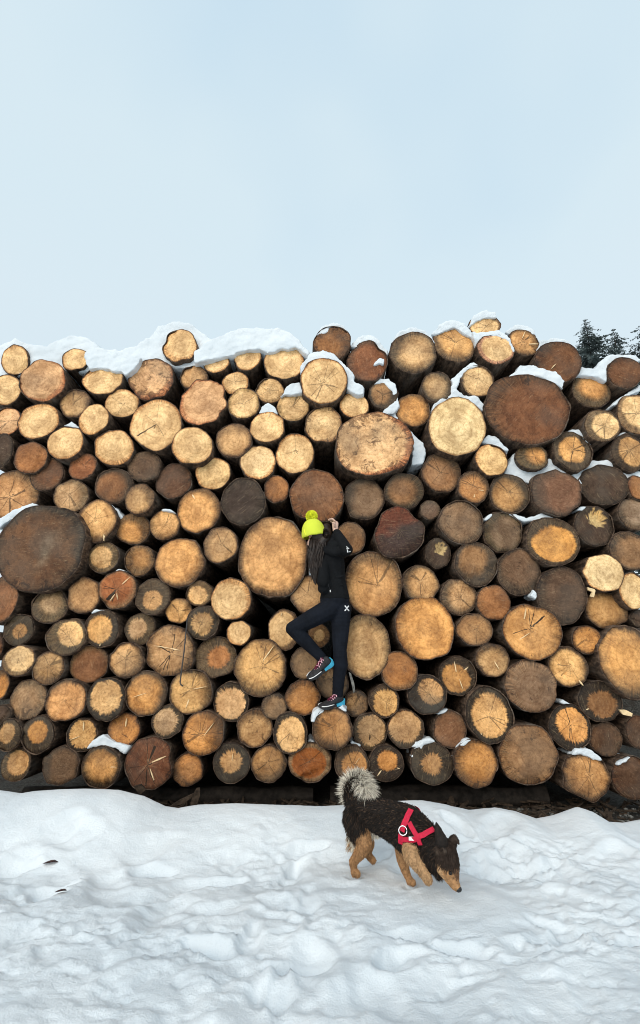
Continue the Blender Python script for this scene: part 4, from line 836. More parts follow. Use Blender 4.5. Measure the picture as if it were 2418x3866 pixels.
for s, e, w in ((shL, elL, wrL), (shR, elR, wrR)): body.limb([(s, .048), (e, .036), (w, .025)])
def hand(w, palm_dir, finger_dir, side, curl):
    pd = palm_dir.normalized(); fd = finger_dir.normalized(); sd = side.normalized()
    body.limb([(w, .023), (w + pd * .035, (.030, .022, .030)), (w + pd * .065, (.032, .020, .030))])
    for i, ln in enumerate((.062, .072, .068, .052)):
        b = w + pd * .078 + sd * (.030 - .020 * i); m = b + (pd * .45 + fd * .55).normalized() * ln * .5; t = m + (fd + curl * .5).normalized() * ln * .5
        body.limb([(b, .0095), (m, .0088), (t, .0070)], step=.5)
    b = w + pd * .03 + sd * .032; body.limb([(b, .011), (b + (sd * .7 + pd * .7).normalized() * .03, .0095), (b + (sd * .7 + pd * .7).normalized() * .03 + fd * .025, .0075)], step=.5)
hand(wrR, pp(935, 330, 4.56) - wrR, pp(785, 300, 4.55) - pp(935, 330, 4.56), Vector((-.1, -1, .1)), Vector((-.2, .3, -.6)))
hand(wrL, Vector((-.3, .7, .5)), Vector((-.1, .4, .8)), Vector((1, .2, 0)), Vector((0, .3, -.3)))
ob = link('body', body.skin('body', .0048, 3, PB), M['skin'], person)
for s in (-1, 1):
    v, f = UV_ * .011, UF_; e = link('eye', mesh('eye', [Vector(a) + headc + FD * .091 + FS_ * s * .032 + FU * .010 - PB for a in v], f), M['white'], person)
# leggings
lg = Blob()
lg.ball(pp(925, 1590, 4.63), (.138, .115, .09)); lg.ball(pp(1010, 1700, 4.65), (.100, .108, .10)); lg.ball(pp(870, 1690, 4.61), (.098, .10, .09))
lg.limb([(hipL, .097), (hipL.lerp(kneeL, .5), .085), (kneeL, .066), (kneeL.lerp(ankL, .3), .066), (kneeL.lerp(ankL, .7), .054), (ankL, .046)])
lg.limb([(hipR, .099), (pp(1020, 2050, 4.63), .084), (kneeR, .064), (pp(1025, 2640, 4.645), .067), (pp(995, 2850, 4.67), .056), (ankR, .050)])
for k in range(5):                              # gathered folds at knees and ankle
    q = kneeR + Vector((0, 0, -.05 + .028 * k)); lg.ball(q, (.0605, .0605, .006))
    q = ankR + Vector((0, 0, .015 + .03 * k)); lg.ball(q, (.050 + .001 * k, .050 + .001 * k, .008))
for k in range(4): lg.ball(kneeL.lerp(ankL, .72 + .07 * k), .0495 - .001 * k)
leg_o = link('leggings', lg.skin('leggings', .0055, 3, PB), M['leggings'], person)
# hoodie
hd = Blob()
T = [(pp(860, 760, 4.575), (.082, .075, .05)), (pp(890, 900, 4.58), (.112, .10, .08)), (pp(905, 1060, 4.60), (.112, .10, .08)), (pp(915, 1260, 4.62), (.108, .10, .08)), (pp(925, 1440, 4.63), (.128, .112, .07)), (pp(928, 1560, 4.635), (.142, .122, .03))]
hd.limb(T, .35)
hd.limb([(shL, .066), (pp(745, 1080, 4.53), .058), (elL, .055), (pp(690, 1230, 4.60), .048), (wrL, .038)])
hd.limb([(shR, .064), (shR.lerp(elR, .5), .062), (elR, .056), (elR.lerp(wrR, .5), .050), (elR.lerp(wrR, .85), .042)])
for a in ((790, 1330, 4.535, .05), (740, 1385, 4.53, .052)): hd.ball(pp(a[0], a[1], a[2]), a[3])
# hood lying on the back: a collar roll round the neck with a hanging pocket
hd.limb([(pp(735, 720, 4.56), .030), (pp(800, 770, 4.51), .040), (pp(930, 800, 4.47), .046), (pp(1060, 775, 4.46), .046), (pp(1085, 680, 4.46), .046), (pp(1010, 590, 4.50), .040), (pp(920, 540, 4.54), .032)])
hd.ball(pp(860, 690, 4.55), (.05, .05, .05)); hd.ball(pp(890, 610, 4.545), .035); hd.ball(pp(940, 730, 4.52), (.085, .06, .07)); hd.ball(pp(960, 690, 4.50), (.06, .045, .05))
for x0, y0, x1, y1, Y, r0 in [(690, 1285, 800, 1240, 4.462, .010), (935, 1215, 1095, 1165, 4.528, .009), (1060, 600, 1140, 690, 4.405, .010), (880, 1345, 1090, 1320, 4.535, .008)]:
    hd.limb([(pp(x0, y0, Y), r0 * .5), (pp((x0 + x1) / 2, (y0 + y1) / 2 + 14, Y), r0), (pp(x1, y1, Y), r0 * .5)])
hood_o = link('hoodie', hd.skin('hoodie', .0055, 3, PB), M['hoodie'], person)
# prints that lie on the cloth
def decal(name, polys, target, mat, off=.003, parent=None):
    bv = bvh_of(target); V = []; F_ = []
    for poly in polys:
        ids = []
        for x, y in poly:
            d = ray((1050 + x * PK) / 1.5992, (1900 + y * PK) / 1.5992).normalized(); h, n, _, dist = bv.ray_cast(CAMP, d)
            if h is None: h = pp(x, y, 4.5)
            ids.append(len(V)); V.append(h - d * off)
        m = len(V); k = len(ids); V += [V[i] + (V[i] - CAMP).normalized() * (off * .8) for i in ids]
        F_.append(tuple(ids)); F_ += [(ids[i], m + i, m + (i + 1) % k, ids[(i + 1) % k]) for i in range(k)]
    return rel(name, V, F_, PB, mat, target.parent, False)
def leaf(cx, cy, a, l, w):
    out = []
    for t in np.linspace(0, 2 * np.pi, 14, endpoint=False):
        u = .5 * l * (1 - math.cos(t)); v_ = .5 * w * math.sin(t) * (.45 + .75 * u / l); out.append((cx + math.cos(a) * u - math.sin(a) * v_, cy + math.sin(a) * u + math.cos(a) * v_))
    return out
decal('leg_emblem', [leaf(1126, 1712, math.radians(q), l, 24) for q, l in ((52, 60), (128, 60), (-52, 52), (-128, 56))], leg_o, M['white'])
decal('sleeve_emblem', [leaf(1140, 725, math.radians(q), 30, 14) for q in (40, 130, -140)] + [[(1130, 750), (1142, 760), (1150, 795), (1138, 808), (1126, 785)], [(1155, 790), (1188, 778), (1190, 786), (1160, 800)]], hood_o, M['white'])
decal('zip_pull', [[(846, 1415), (860, 1412), (862, 1448), (848, 1450)]], hood_o, M['white'])
decal('zip', [[(812, 1260), (818, 1260), (832, 1350), (855, 1415), (848, 1417), (826, 1352)]], hood_o, M['sole'])
# hat
rc_ = pp(590, 525, 4.60); hup = (pp(545, 255, 4.585) - rc_); hh = hup.length; hup.normalize()
hx = (pp(775, 470, 4.60) - pp(395, 585, 4.60)); hx = (hx - hup * hx.dot(hup)).normalized(); hy = hup.cross(hx)
V = []; F_ = []; ns = 48
prof = [(.97, -.06, 0), (1.03, -.07, 0), (1.08, -.03, 0), (1.07, .06, 0), (1.06, .16, 0), (1.03, .28, 0), (.99, .40, 0), (.92, .55, 0), (.81, .70, 0), (.66, .83, 0), (.47, .93, 0), (.24, .99, 0), (.02, 1.0, 0)]
for (q, t, _) in prof:
    for i in range(ns):
        a = 2 * math.pi * i / ns; w = 1 + .012 * math.sin(a * 3 + t * 4) + .008 * math.cos(24 * a)
        V.append(rc_ + hx * math.cos(a) * .106 * q * w + hy * math.sin(a) * .128 * q * w + hup * hh * (t + .05 * mnoise.noise(Vector((math.cos(a) * 1.5, math.sin(a) * 1.5, t * 2)))))
for k in range(len(prof) - 1):
    for i in range(ns): j = (i + 1) % ns; F_.append((k * ns + i, k * ns + j, (k + 1) * ns + j, (k + 1) * ns + i))
hat = rel('hat', V, F_, PB, M['knit'], person)
bvh_hat = bvh_of(hat)
pts = []
for x, y in [(428, 425), (432, 455), (445, 490), (470, 525), (500, 552)]:
    d = ray((1050 + x * PK) / 1.5992, (1900 + y * PK) / 1.5992).normalized(); h = bvh_hat.ray_cast(CAMP, d)[0]
    if h: pts.append(h - d * .001)
if len(pts) > 2:
    v, f = tube(pts, .0045); o = rel('seam', v, f, PB, M['pompom'], hat); 
pc = pp(550, 212, 4.585); V = []; F_ = []; r = random.Random(8)
V = [Vector(a) * .049 + pc for a in UV_]; F_ = [tuple(q) for q in UF_]
for k in range(2600):
    d = Vector((r.gauss(0, 1), r.gauss(0, 1), r.gauss(0, 1))).normalized(); l = .056 * r.uniform(.86, 1.06); s = d.cross(Vector((r.random(), r.random(), r.random()))).normalized() * .0028
    m = len(V); V += [pc + d * .012 - s, pc + d * .012 + s, pc + d * l + s * .9, pc + d * l - s * .9]; F_.append((m, m + 1, m + 2, m + 3))
rel('pompom', V, F_, PB, M['pompom'], hat, False)
# hair: a soft mass plus loose strands
hb = Blob()
hb.ball(headc - FD * .02 - FU * .02, (.084, .090, .092))
hb.limb([(pp(620, 640, 4.565), (.07, .045, .05)), (pp(600, 800, 4.535), (.058, .03, .05)), (pp(595, 1000, 4.515), (.045, .024, .05)), (pp(600, 1180, 4.51), (.032, .018, .04)), (pp(615, 1300, 4.515), (.012, .010, .02))], .3)
hb.limb([(pp(790, 400, 4.62), .045), (pp(805, 480, 4.58), .042), (pp(790, 560, 4.55), .045), (pp(720, 650, 4.54), .045)])
link('hair_mass', hb.skin('hair_mass', .006, 3, PB), M['hair'], person)
V = []; F_ = []
for k in range(420):
    t = r.random(); x0 = 530 + 300 * t; y0 = 560 - 60 * t + r.uniform(-20, 40); x1 = 510 + 160 * t ** 1.1 + r.gauss(0, 18); y1 = r.uniform(900, 1310) - 160 * abs(t - .4)
    dpt = r.uniform(-.012, .03); pts = []
    for q in np.linspace(0, 1, 8):
        x = x0 + (x1 - x0) * (q ** .8) + 14 * math.sin(q * 5 + k); y = y0 + (y1 - y0) * q
        pts.append(pp(x, y, 4.555 - .055 * math.sin(min(1, q * 1.3) * 1.6) + dpt - .01))
    s = Vector((r.uniform(.6, 1), r.uniform(-.6, .6), 0)).normalized()
    for i, p in enumerate(pts):
        w = .0032 * (1 - .75 * i / 7); V += [p - s * w, p + s * w]
        if i: m = len(V); F_.append((m - 4, m - 3, m - 1, m - 2))
for k in range(120):                            # loose twisted knot behind the hat
    a0 = r.uniform(0, 6.3); rad = r.uniform(.012, .034); c = pp(790, 500, 4.515); pts = []
    for q in np.linspace(0, 2.2, 7): pts.append(c + Vector((math.cos(a0 + q) * rad, -.01 + r.uniform(-.004, .004), math.sin(a0 + q) * rad * 1.3)))
    for i, p in enumerate(pts):
        V += [p - Vector((0, .002, .0018)), p + Vector((0, .002, .0018))]
        if i: m = len(V); F_.append((m - 4, m - 3, m - 1, m - 2))
rel('hair_strands', V, F_, PB, M['hair'], person, False)
# shoes
def shoe(heel, toe, up):
    fx = (toe - heel); Ln = fx.length; fx.normalize(); uz = (up - fx * up.dot(fx)).normalized(); sy = uz.cross(fx)
    P = lambda x, y, z: heel + fx * x * Ln + sy * y + uz * z
    # upper: x share, half width, top height, bottom height
    sec = [(-.02, .018, .050, .028), (.02, .030, .085, .022), (.10, .036, .100, .020), (.22, .038, .098, .020), (.34, .040, .088, .020), (.46, .043, .074, .020), (.58, .046, .062, .020), (.70, .048, .052, .020), (.82, .046, .044, .021), (.92, .038, .037, .023), (.98, .024, .031, .024), (1.0, .010, .027, .025)]
    V = []; F_ = []; ns = 18
    for x, w, t, b in sec:
        for i in range(ns):
            a = 2 * math.pi * i / ns; c, s = math.cos(a), math.sin(a); yy = w * np.sign(c) * abs(c) ** .75; zz = (t + b) / 2 + (t - b) / 2 * np.sign(s) * abs(s) ** .8
            if s > 0: yy *= 1 - .45 * s
            V.append(P(x, yy, zz))
    for k in range(len(sec) - 1):
        for i in range(ns): j = (i + 1) % ns; F_.append((k * ns + i, k * ns + j, (k + 1) * ns + j, (k + 1) * ns + i))
    F_.append(tuple(reversed(range(ns)))); F_.append(tuple((len(sec) - 1) * ns + i for i in range(ns)))
    up_o = rel('shoe', V, F_, PB, M['shoe'], person)
    def soleseg(name, secs, mat):
        V = []; F_ = []
        for x, w, t, b in secs: V += [P(x, -w, b), P(x, w, b), P(x, w * 1.02, t), P(x, -w * 1.02, t)]
        for k in range(len(secs) - 1):
            for i in range(4): j = (i + 1) % 4; F_.append((k * 4 + i, k * 4 + j, k * 4 + 4 + j, k * 4 + 4 + i))
        F_ += [(3, 2, 1, 0), tuple((len(secs) - 1) * 4 + i for i in range(4))]
        rel(name, V, F_, PB, mat, up_o, False)
    soleseg('sole', [(.36, .040, .022, .002), (.5, .044, .022, .001), (.64, .049, .022, .0), (.78, .050, .022, .0), (.9, .043, .023, .004), (.98, .028, .026, .010), (1.015, .012, .028, .018)], M['sole'])
    soleseg('heel_sole', [(-.06, .026, .050, .016), (-.02, .036, .046, .004), (.06, .041, .038, .0), (.16, .042, .030, .0), (.26, .041, .026, .004), (.36, .042, .022, .004)], M['blue'])
    V = []; F_ = []
    for x, w, z in [(.20, .012, .105), (.30, .016, .097), (.42, .018, .084), (.55, .018, .070), (.64, .014, .061)]: V += [P(x, -w, z + .0), P(x, w, z + .0)]
    for k in range(4): F_.append((2 * k, 2 * k + 1, 2 * k + 3, 2 * k + 2))
    rel('tongue', V, F_, PB, M['tongue'], up_o)
    pts = []; V = []; F_ = []
    for k in range(6):
        x = .24 + .075 * k; z = .107 - .0105 * k; y = .019 if k % 2 else -.019; pts.append(P(x, y, z - .002)); pts.append(P(x + .037, 0, z - .001))
    v, f = tube(pts, .0034, 6); V += v; F_ += f
    for k in range(6):
        x = .24 + .075 * k; z = .103 - .0105 * k
        for s in (-1, 1):
            v, f = tube([P(x, s * .018, z), P(x + .012, s * .026, z - .010)], .0042, 6); b = len(V); V += v; F_ += [tuple(i + b for i in q) for q in f]
    rel('laces', V, F_, PB, M['lace'], up_o)
    V = []; F_ = []
    for s in (-1, 1):                               # pale toe-guard line
        pts = [P(x, s * w * 1.03, .030) for x, w in ((.5, .044), (.62, .047), (.74, .048), (.84, .046), (.92, .038), (.98, .025))]; v, f = tube(pts, .004, 6); b = len(V); V += v; F_ += [tuple(i + b for i in q) for q in f]
    rel('toe_line', V, F_, PB, M['white'], up_o)
shoe(pp(1045, 3275, 4.735), pp(680, 3365, 4.60), Vector((.0, -.25, 1)))
shoe(pp(885, 2620, 4.64), pp(505, 2890, 4.60), Vector((-.50, -.52, .60)))

# ------------------------------------------------------------ the dog sniffing the snow
DK = 550 / 1512
def dpx(x, y): return (1250 + x * DK) / 1.5992, (2850 + y * DK) / 1.5992
g0, g1 = _p
# heading from the two standing paws: near hind (lateral -.06) and far fore (lateral +.055)
_d = g1 - g0; _a = math.atan2(-_d.y, _d.x) + math.asin(min(.9, .115 / _d.length)); DH = Vector((math.cos(_a), -math.sin(_a), 0)); DN = Vector((math.sin(_a), math.cos(_a), 0))
DC = g0 + DN * .06
def dp(x, y, lat=0.):
    d = ray(*dpx(x, y)); c = DC + DN * lat
    t = (c - CAMP).dot(DN) / d.dot(DN); return CAMP + d * t
DOGB = Vector(((g0.x + g1.x) / 2, (g0.y + g1.y) / 2, min(g0.z, g1.z)))
dog = empty('dog', DOGB); tag(dog, 'shaggy black and tan dog in a red harness sniffing the snow', 'dog')
BLK = (.016, .012, .010); TAN = (.42, .23, .105); LTAN = (.50, .31, .16); CRM = (.74, .68, .57); GRY = (.26, .21, .165); BRN = (.040, .026, .019)
dg_ = Blob()
# tag: (colour, hair length, lie of the coat)
back = -DH * .9 + Vector((0, 0, -.35)); down = Vector((0, 0, -1)) - DH * .25
def T_(c, l, f, j=.15): return (np.array(c), l, np.array(f), j)
dg_.limb([(dp(268, 590), (.066, .062, .076)), (dp(380, 600), (.083, .072, .087)), (dp(520, 640), (.090, .076, .095)), (dp(660, 690), (.094, .080, .105)), (dp(790, 740), (.094, .078, .112)), (dp(890, 790), (.082, .070, .098))], .3, T_(BLK, .020, back))
dg_.limb([(dp(890, 790), (.085, .072, .092)), (dp(990, 850), (.070, .066, .076)), (dp(1090, 950), (.060, .060, .064))], .3, T_(BLK, .022, back + Vector((0, 0, -.3))))
dg_.limb([(dp(580, 770), .030), (dp(690, 855), .038), (dp(750, 890), .045)], .4, T_(BLK, .022, down))
dg_.limb([(dp(440, 770), .030), (dp(470, 760), .035)], .4, T_(CRM, .03, down))
dg_.limb([(dp(850, 900), .06), (dp(970, 1000), .055), (dp(1010, 1080), .05)], .4, T_(BLK, .04, down))
# head
hcn = dp(1190, 1020)
dg_.limb([(dp(1140, 970), .056), (hcn, (.060, .058, .064)), (dp(1222, 1110), .054)], .3, T_(BRN, .018, down))
dg_.limb([(dp(1110, 1110), .040), (dp(1130, 1190), .030)], .4, T_(BLK, .030, down))
dg_.limb([(dp(1232, 1150), (.046, .044, .045)), (dp(1248, 1220), .036)], .4, T_(BRN, .010, down))
dg_.limb([(dp(1222, 1200, -.012), .041), (dp(1256, 1285), .034), (dp(1288, 1345), .027), (dp(1310, 1380), .020)], .4, T_(TAN, .006, -DH * .2 + Vector((0, 0, 1))))
dg_.limb([(dp(1150, 1195, -.03), .026), (dp(1215, 1270, -.015), .024), (dp(1275, 1370), .014)], .4, T_(LTAN, .007, Vector((0, 0, 1)) - DH * .3))
dg_.ball(dp(1262, 1185, -.012), .016, tagv=T_(TAN, .009, down)); dg_.ball(dp(1185, 1005, -.058), .012, tagv=T_((.06, .042, .03), .008, down)); dg_.ball(dp(1112, 1015, -.058), .014, tagv=T_((.06, .042, .03), .010, down))
dg_.limb([(dp(1268, 1190), .034), (dp(1290, 1270), .022)], .4, T_((.16, .085, .045), .006, down))
# ears
dg_.limb([(dp(1150, 900, -.04), .034), (dp(1118, 800, -.045), .022), (dp(1094, 708, -.045), .006)], .4, T_(BLK, .006, Vector((0, 0, 1))))
dg_.limb([(dp(1245, 960, .04), .030), (dp(1268, 890, .045), .024), (dp(1278, 858, .045), .015), (dp(1305, 890, .04), .011), (dp(1325, 922, .035), .007)], .4, T_(BRN, .008, Vector((.3, 0, .3))))
# hind legs
dg_.limb([(dp(270, 660, -.04), .078), (dp(300, 770, -.052), .066)], .3, T_(BLK, .03, down))
dg_.limb([(dp(315, 800, -.055), .058), (dp(345, 905, -.062), .046), (dp(325, 985, -.065), .037), (dp(262, 1070, -.065), .027), (dp(232, 1110, -.065), .024), (dp(238, 1180, -.065), .019), (dp(250, 1224, -.065), .022), (dp(276, 1236, -.068), .019)], .4, T_(TAN, .011, down))
dg_.limb([(dp(228, 700, -.02), .036), (dp(228, 820, -.03), .027)], .4, T_(BLK, .034, down)); dg_.limb([(dp(232, 850, -.04), .022), (dp(245, 950, -.05), .018)], .4, T_(CRM, .026, down))
dg_.limb([(dp(330, 800, .055), .055), (dp(385, 920, .06), .04), (dp(372, 1000, .06), .026), (dp(405, 1060, .06), .019), (dp(440, 1095, .06), .018)], .4, T_(TAN, .011, down))
# front legs
dg_.limb([(dp(835, 985, -.055), .050), (dp(840, 1045, -.065), .045), (dp(885, 1115, -.07), .035), (dp(940, 1190, -.07), .028), (dp(985, 1255, -.07), .024), (dp(1010, 1295, -.07), .024)], .4, T_(LTAN, .011, down))
dg_.limb([(dp(760, 950, .05), .055), (dp(745, 1070, .06), .036), (dp(770, 1190, .06), .024), (dp(805, 1270, .06), .019), (dp(824, 1312, .06), .021), (dp(852, 1326, .058), .018)], .4, T_(TAN, .009, down))
# tail curled over the rump
tl = [(dp(225, 520), .042), (dp(190, 430), .036), (dp(185, 330), .032), (dp(235, 265), .030), (dp(310, 260), .028), (dp(360, 320), .024), (dp(375, 385), .016)]
dg_.limb(tl, .4, T_(BLK, .03, (0, 0, 1)))
dg_o = link('body', dg_.skin('body', .0055, 4, DOGB), None, dog)
me = dg_o.data
def vcol_mat(name, rough=.75):
    n = N(name); c = n.attr('tint').outputs['Color']; co = n.n('TexCoord').outputs['Object']; k = n.noise(co, 60, 3)
    return n.fin(n.mix(1., c, n.mix(n.ss(k, .3, .7), (.7, .7, .7), (1.2, 1.2, 1.2)), 'MULTIPLY'), rough, .25)
M['fur'] = vcol_mat('fur'); me.materials.append(M['fur'])
DSP = np.array([s[0] for s in dg_.samples]) - np.array(DOGB); SR = np.array([s[1] for s in dg_.samples])
SCOL = np.array([s[2][0] for s in dg_.samples]); SLEN = np.array([s[2][1] for s in dg_.samples]); SFL = np.array([s[2][2] for s in dg_.samples])
def nearest(P):
    out = np.empty(len(P), int)
    for i in range(0, len(P), 4000):
        d = np.sqrt(((P[i:i + 4000, None, :] - DSP[None]) ** 2).sum(-1)) - SR[None]; out[i:i + 4000] = d.argmin(1)
    return out
co = np.empty(len(me.vertices) * 3, np.float32); me.vertices.foreach_get('co', co); co = co.reshape(-1, 3)
jn = co + RNG.normal(0, .006, co.shape); ni = nearest(jn)
cattr(me, 'tint', np.concatenate([SCOL[ni], np.ones((len(ni), 1))], 1))
# coat: thousands of single blades of hair
me.calc_loop_triangles(); tri = np.empty(len(me.loop_triangles) * 3, np.int32); me.loop_triangles.foreach_get('vertices', tri); tri = tri.reshape(-1, 3)
no = np.empty(len(me.vertices) * 3, np.float32); me.vertices.foreach_get('normal', no); no = no.reshape(-1, 3)
A_, B_, C2 = co[tri[:, 0]], co[tri[:, 1]], co[tri[:, 2]]; ar = np.linalg.norm(np.cross(B_ - A_, C2 - A_), axis=1); ar /= ar.sum()
NH = 80000; ti = RNG.choice(len(tri), NH, p=ar); u = RNG.random((NH, 2)); w = u.sum(1) > 1; u[w] = 1 - u[w]
P0 = A_[ti] + (B_ - A_)[ti] * u[:, :1] + (C2 - A_)[ti] * u[:, 1:]; NN = no[tri[ti, 0]]
si = nearest(P0 + RNG.normal(0, .006, P0.shape)); ln = SLEN[si] * RNG.uniform(.6, 1.25, NH)
fl = SFL[si] / np.linalg.norm(SFL[si], axis=1, keepdims=True); fl = fl - NN * (fl * NN).sum(1, keepdims=True) * .8
dr = fl * .9 + NN * .26 + RNG.normal(0, .13, (NH, 3)); dr /= np.linalg.norm(dr, axis=1, keepdims=True)
vr = np.where(SCOL[si].sum(1, keepdims=True) > .2, .22, .36); colr = SCOL[si] * (1 + vr * RNG.uniform(-1, 1, (NH, 1)))
lg_ = (SCOL[si].sum(1) > .5) & (RNG.random(NH) < .10); colr[lg_] = np.array((.20, .11, .055))
# brindled brown hairs among the black
br = (SCOL[si].sum(1) < .06) & (RNG.random(NH) < .14); colr[br] = np.array((.085, .052, .033)) * RNG.uniform(.6, 1.4, (br.sum(), 1))
# long pale feather of the tail
tp = [Vector(p) - DOGB for p, _ in tl]; ctr = (dp(275, 345) - DOGB)
TV = []; TD = []; TC = []; TL = []
for k in range(7500):
    t = random.random() ** .8 * 5.999; i = int(t); p = tp[i].lerp(tp[i + 1], t - i); o_ = (p - ctr); o_ = o_ - Vector(DN) * o_.dot(DN); o_.normalize()
    s = Vector((random.gauss(0, 1), random.gauss(0, 1), random.gauss(0, 1))).normalized()
    nxt = (tp[min(6, i + 1)] - tp[i]).normalized()
    d = (o_ * (.95 if random.random() < .7 else -.25) + nxt * .55 + s * .5 + Vector((0, 0, .15))).normalized()
    pale = t > .7 and (o_.dot(d) > .1)
    TV.append(p + s * .02); TD.append(d); TL.append(random.choice((.04, .055, .07, .082)) * random.uniform(.7, 1.1) * (1 if t > .8 else .6)); g = random.uniform(.75, 1.15)
    far_ = (p + d * .04 - (dp(245, 350) - DOGB)).length; pale = far_ > .045 + random.gauss(0, .012) and t > .35
    TC.append(tuple(c * g for c in ((CRM if random.random() < .9 else GRY) if pale else (BLK if random.random() < .7 else GRY))))
for k in range(900):                                   # pale breeches behind the thigh
    p = dp(random.uniform(190, 245), random.uniform(810, 960), random.uniform(-.07, .0)) - DOGB; TV.append(p); TD.append((down * .8 - DH * .5 + Vector((random.gauss(0, .2), random.gauss(0, .2), 0))).normalized()); TL.append(random.uniform(.02, .05)); g = random.uniform(.6, 1.1); TC.append(tuple(c * g for c in (CRM if random.random() < .5 else TAN)))
P0 = np.concatenate([P0, np.array(TV)]); dr = np.concatenate([dr, np.array(TD)]); colr = np.concatenate([colr, np.array(TC)]); ln = np.concatenate([ln, np.array(TL)])
n_ = len(P0); side = np.cross(dr, RNG.normal(0, 1, (n_, 3))); side /= np.linalg.norm(side, axis=1, keepdims=True); wd = np.minimum(.0016, ln * .08)[:, None] * RNG.uniform(.7, 1.2, (n_, 1))
mid = P0 + dr * ln[:, None] * .55; tip = P0 + dr * ln[:, None] + np.array((0, 0, -1)) * ln[:, None] * .16
V = np.stack([P0 - side * wd, P0 + side * wd, mid + side * wd * .8, mid - side * wd * .8, tip], 1).reshape(-1, 3)
b5 = np.arange(n_) * 5
F4 = np.stack([b5, b5 + 1, b5 + 2, b5 + 3], 1).tolist(); F3 = np.stack([b5 + 3, b5 + 2, b5 + 4], 1).tolist()
fm = bpy.data.meshes.new('fur'); fm.from_pydata(V.tolist(), [], F4 + F3); fm.update(); cattr(fm, 'tint', np.repeat(np.concatenate([colr, np.ones((n_, 1))], 1), 5, 0))
link('fur', fm, M['fur'], dog)
# eyes and nose
M['eye'] = simple('dog_eye', (.012, .008, .006), .3, .3, .1, 20); M['nose'] = simple('dog_nose', (.012, .011, .012), .35, .5, .3, 80)
bvd = bvh_of(dg_o)
def cast(x, y):
    d = ray(*dpx(x, y)).normalized(); h, n, _, _ = bvd.ray_cast(CAMP, d); return h, n, d
h, n, d = cast(1240, 1230); h = h or dp(1240, 1230, -.04)
link('eye', mesh('eye', [Vector(a) * .0095 + h - d * .004 - DOGB for a in UV_], UF_), M['eye'], dog)
h2 = h + DN * (2 * (DC - h).dot(DN)); link('eye', mesh('eye', [Vector(a) * .0085 + h2 - DOGB for a in UV_], UF_), M['eye'], dog)
link('nose', mesh('nose', [Vector((a[0] * .018, a[1] * .016, a[2] * .015)) + dp(1325, 1396) - DOGB for a in UV_], UF_), M['nose'], dog)
# harness
M['red'] = simple('red_webbing', (.52, .012, .045), .7, .3, .15, 60); M['ring'] = simple('steel_ring', (.75, .75, .75), .25, .8, .05, 30); M['ring'].node_tree.nodes['Principled BSDF'].inputs['Metallic'].default_value = 1
HV = []; HF = []
def strap(pts, w, lift=.016):
    """a webbing band lying over the coat, and its twin on the far flank"""
    q = []
    for (x0, y0), (x1, y1) in zip(pts[:-1], pts[1:]):
        for t in np.linspace(0, 1, 7)[(1 if q else 0):]: q.append((x0 + (x1 - x0) * t, y0 + (y1 - y0) * t))
    P = []
    for x, y in q:
        h, n, d = cast(x, y)
        if h is None: h = dp(x, y, -.05); n = -DN
        if n.dot(d) > 0: n = -n
        P.append((h + n * lift, n))
    for sgn in (0, 1):
        pr = []
        for i, (p, n) in enumerate(P):
            tg = (P[min(i + 1, len(P) - 1)][0] - P[max(i - 1, 0)][0]).normalized(); s = tg.cross(n).normalized() * w / 2; a = [p - s, p + s, p + s - n * .004, p - s - n * .004]
            if sgn: a = [v - DN * (2 * (v - DC).dot(DN)) for v in a]
            pr.append(a)
        for i, a in enumerate(pr):
            b = len(HV); HV.extend([v - DOGB for v in a])
            if i:
                for k in range(4): j = (k + 1) % 4; HF.append((b - 4 + k, b - 4 + j, b + j, b + k))
strap([(835, 585), (805, 640), (760, 745), (745, 790)], .030)
strap([(738, 815), (735, 860), (735, 905)], .028); strap([(735, 868), (800, 870), (880, 868), (960, 832), (1010, 812), (1060, 785)], .026); strap([(820, 705), (860, 775), (905, 850), (945, 925)], .026)
link('harness', mesh('harness', HV, HF, False), M['red'], dog)
har = [o for o in dog.children if o.name.startswith('harness')][0]
h, n, d = cast(748, 788); rcn = h - d * .022; sx_ = d.cross(Vector((0, 0, 1))).normalized(); sz_ = sx_.cross(d)
pts = [rcn + sx_ * math.cos(a) * .022 + sz_ * math.sin(a) * .022 - DOGB for a in np.linspace(0, 2 * math.pi, 25)]
v, f = tube(pts, .0035, 8); link('ring', mesh('ring', v, f), M['ring'], har)
h, n, d = cast(840, 872); c_ = h - d * .023
V = [c_ + sx_ * a + sz_ * b - DOGB + d * e_ for e_ in (0, .003) for a, b in ((-.016, -.009), (.016, -.009), (.016, .009), (-.016, .009))]
link('patch', mesh('patch', V, [(0, 1, 2, 3), (7, 6, 5, 4), (0, 4, 5, 1), (1, 5, 6, 2), (2, 6, 7, 3), (3, 7, 4, 0)], False), M['white'], har)

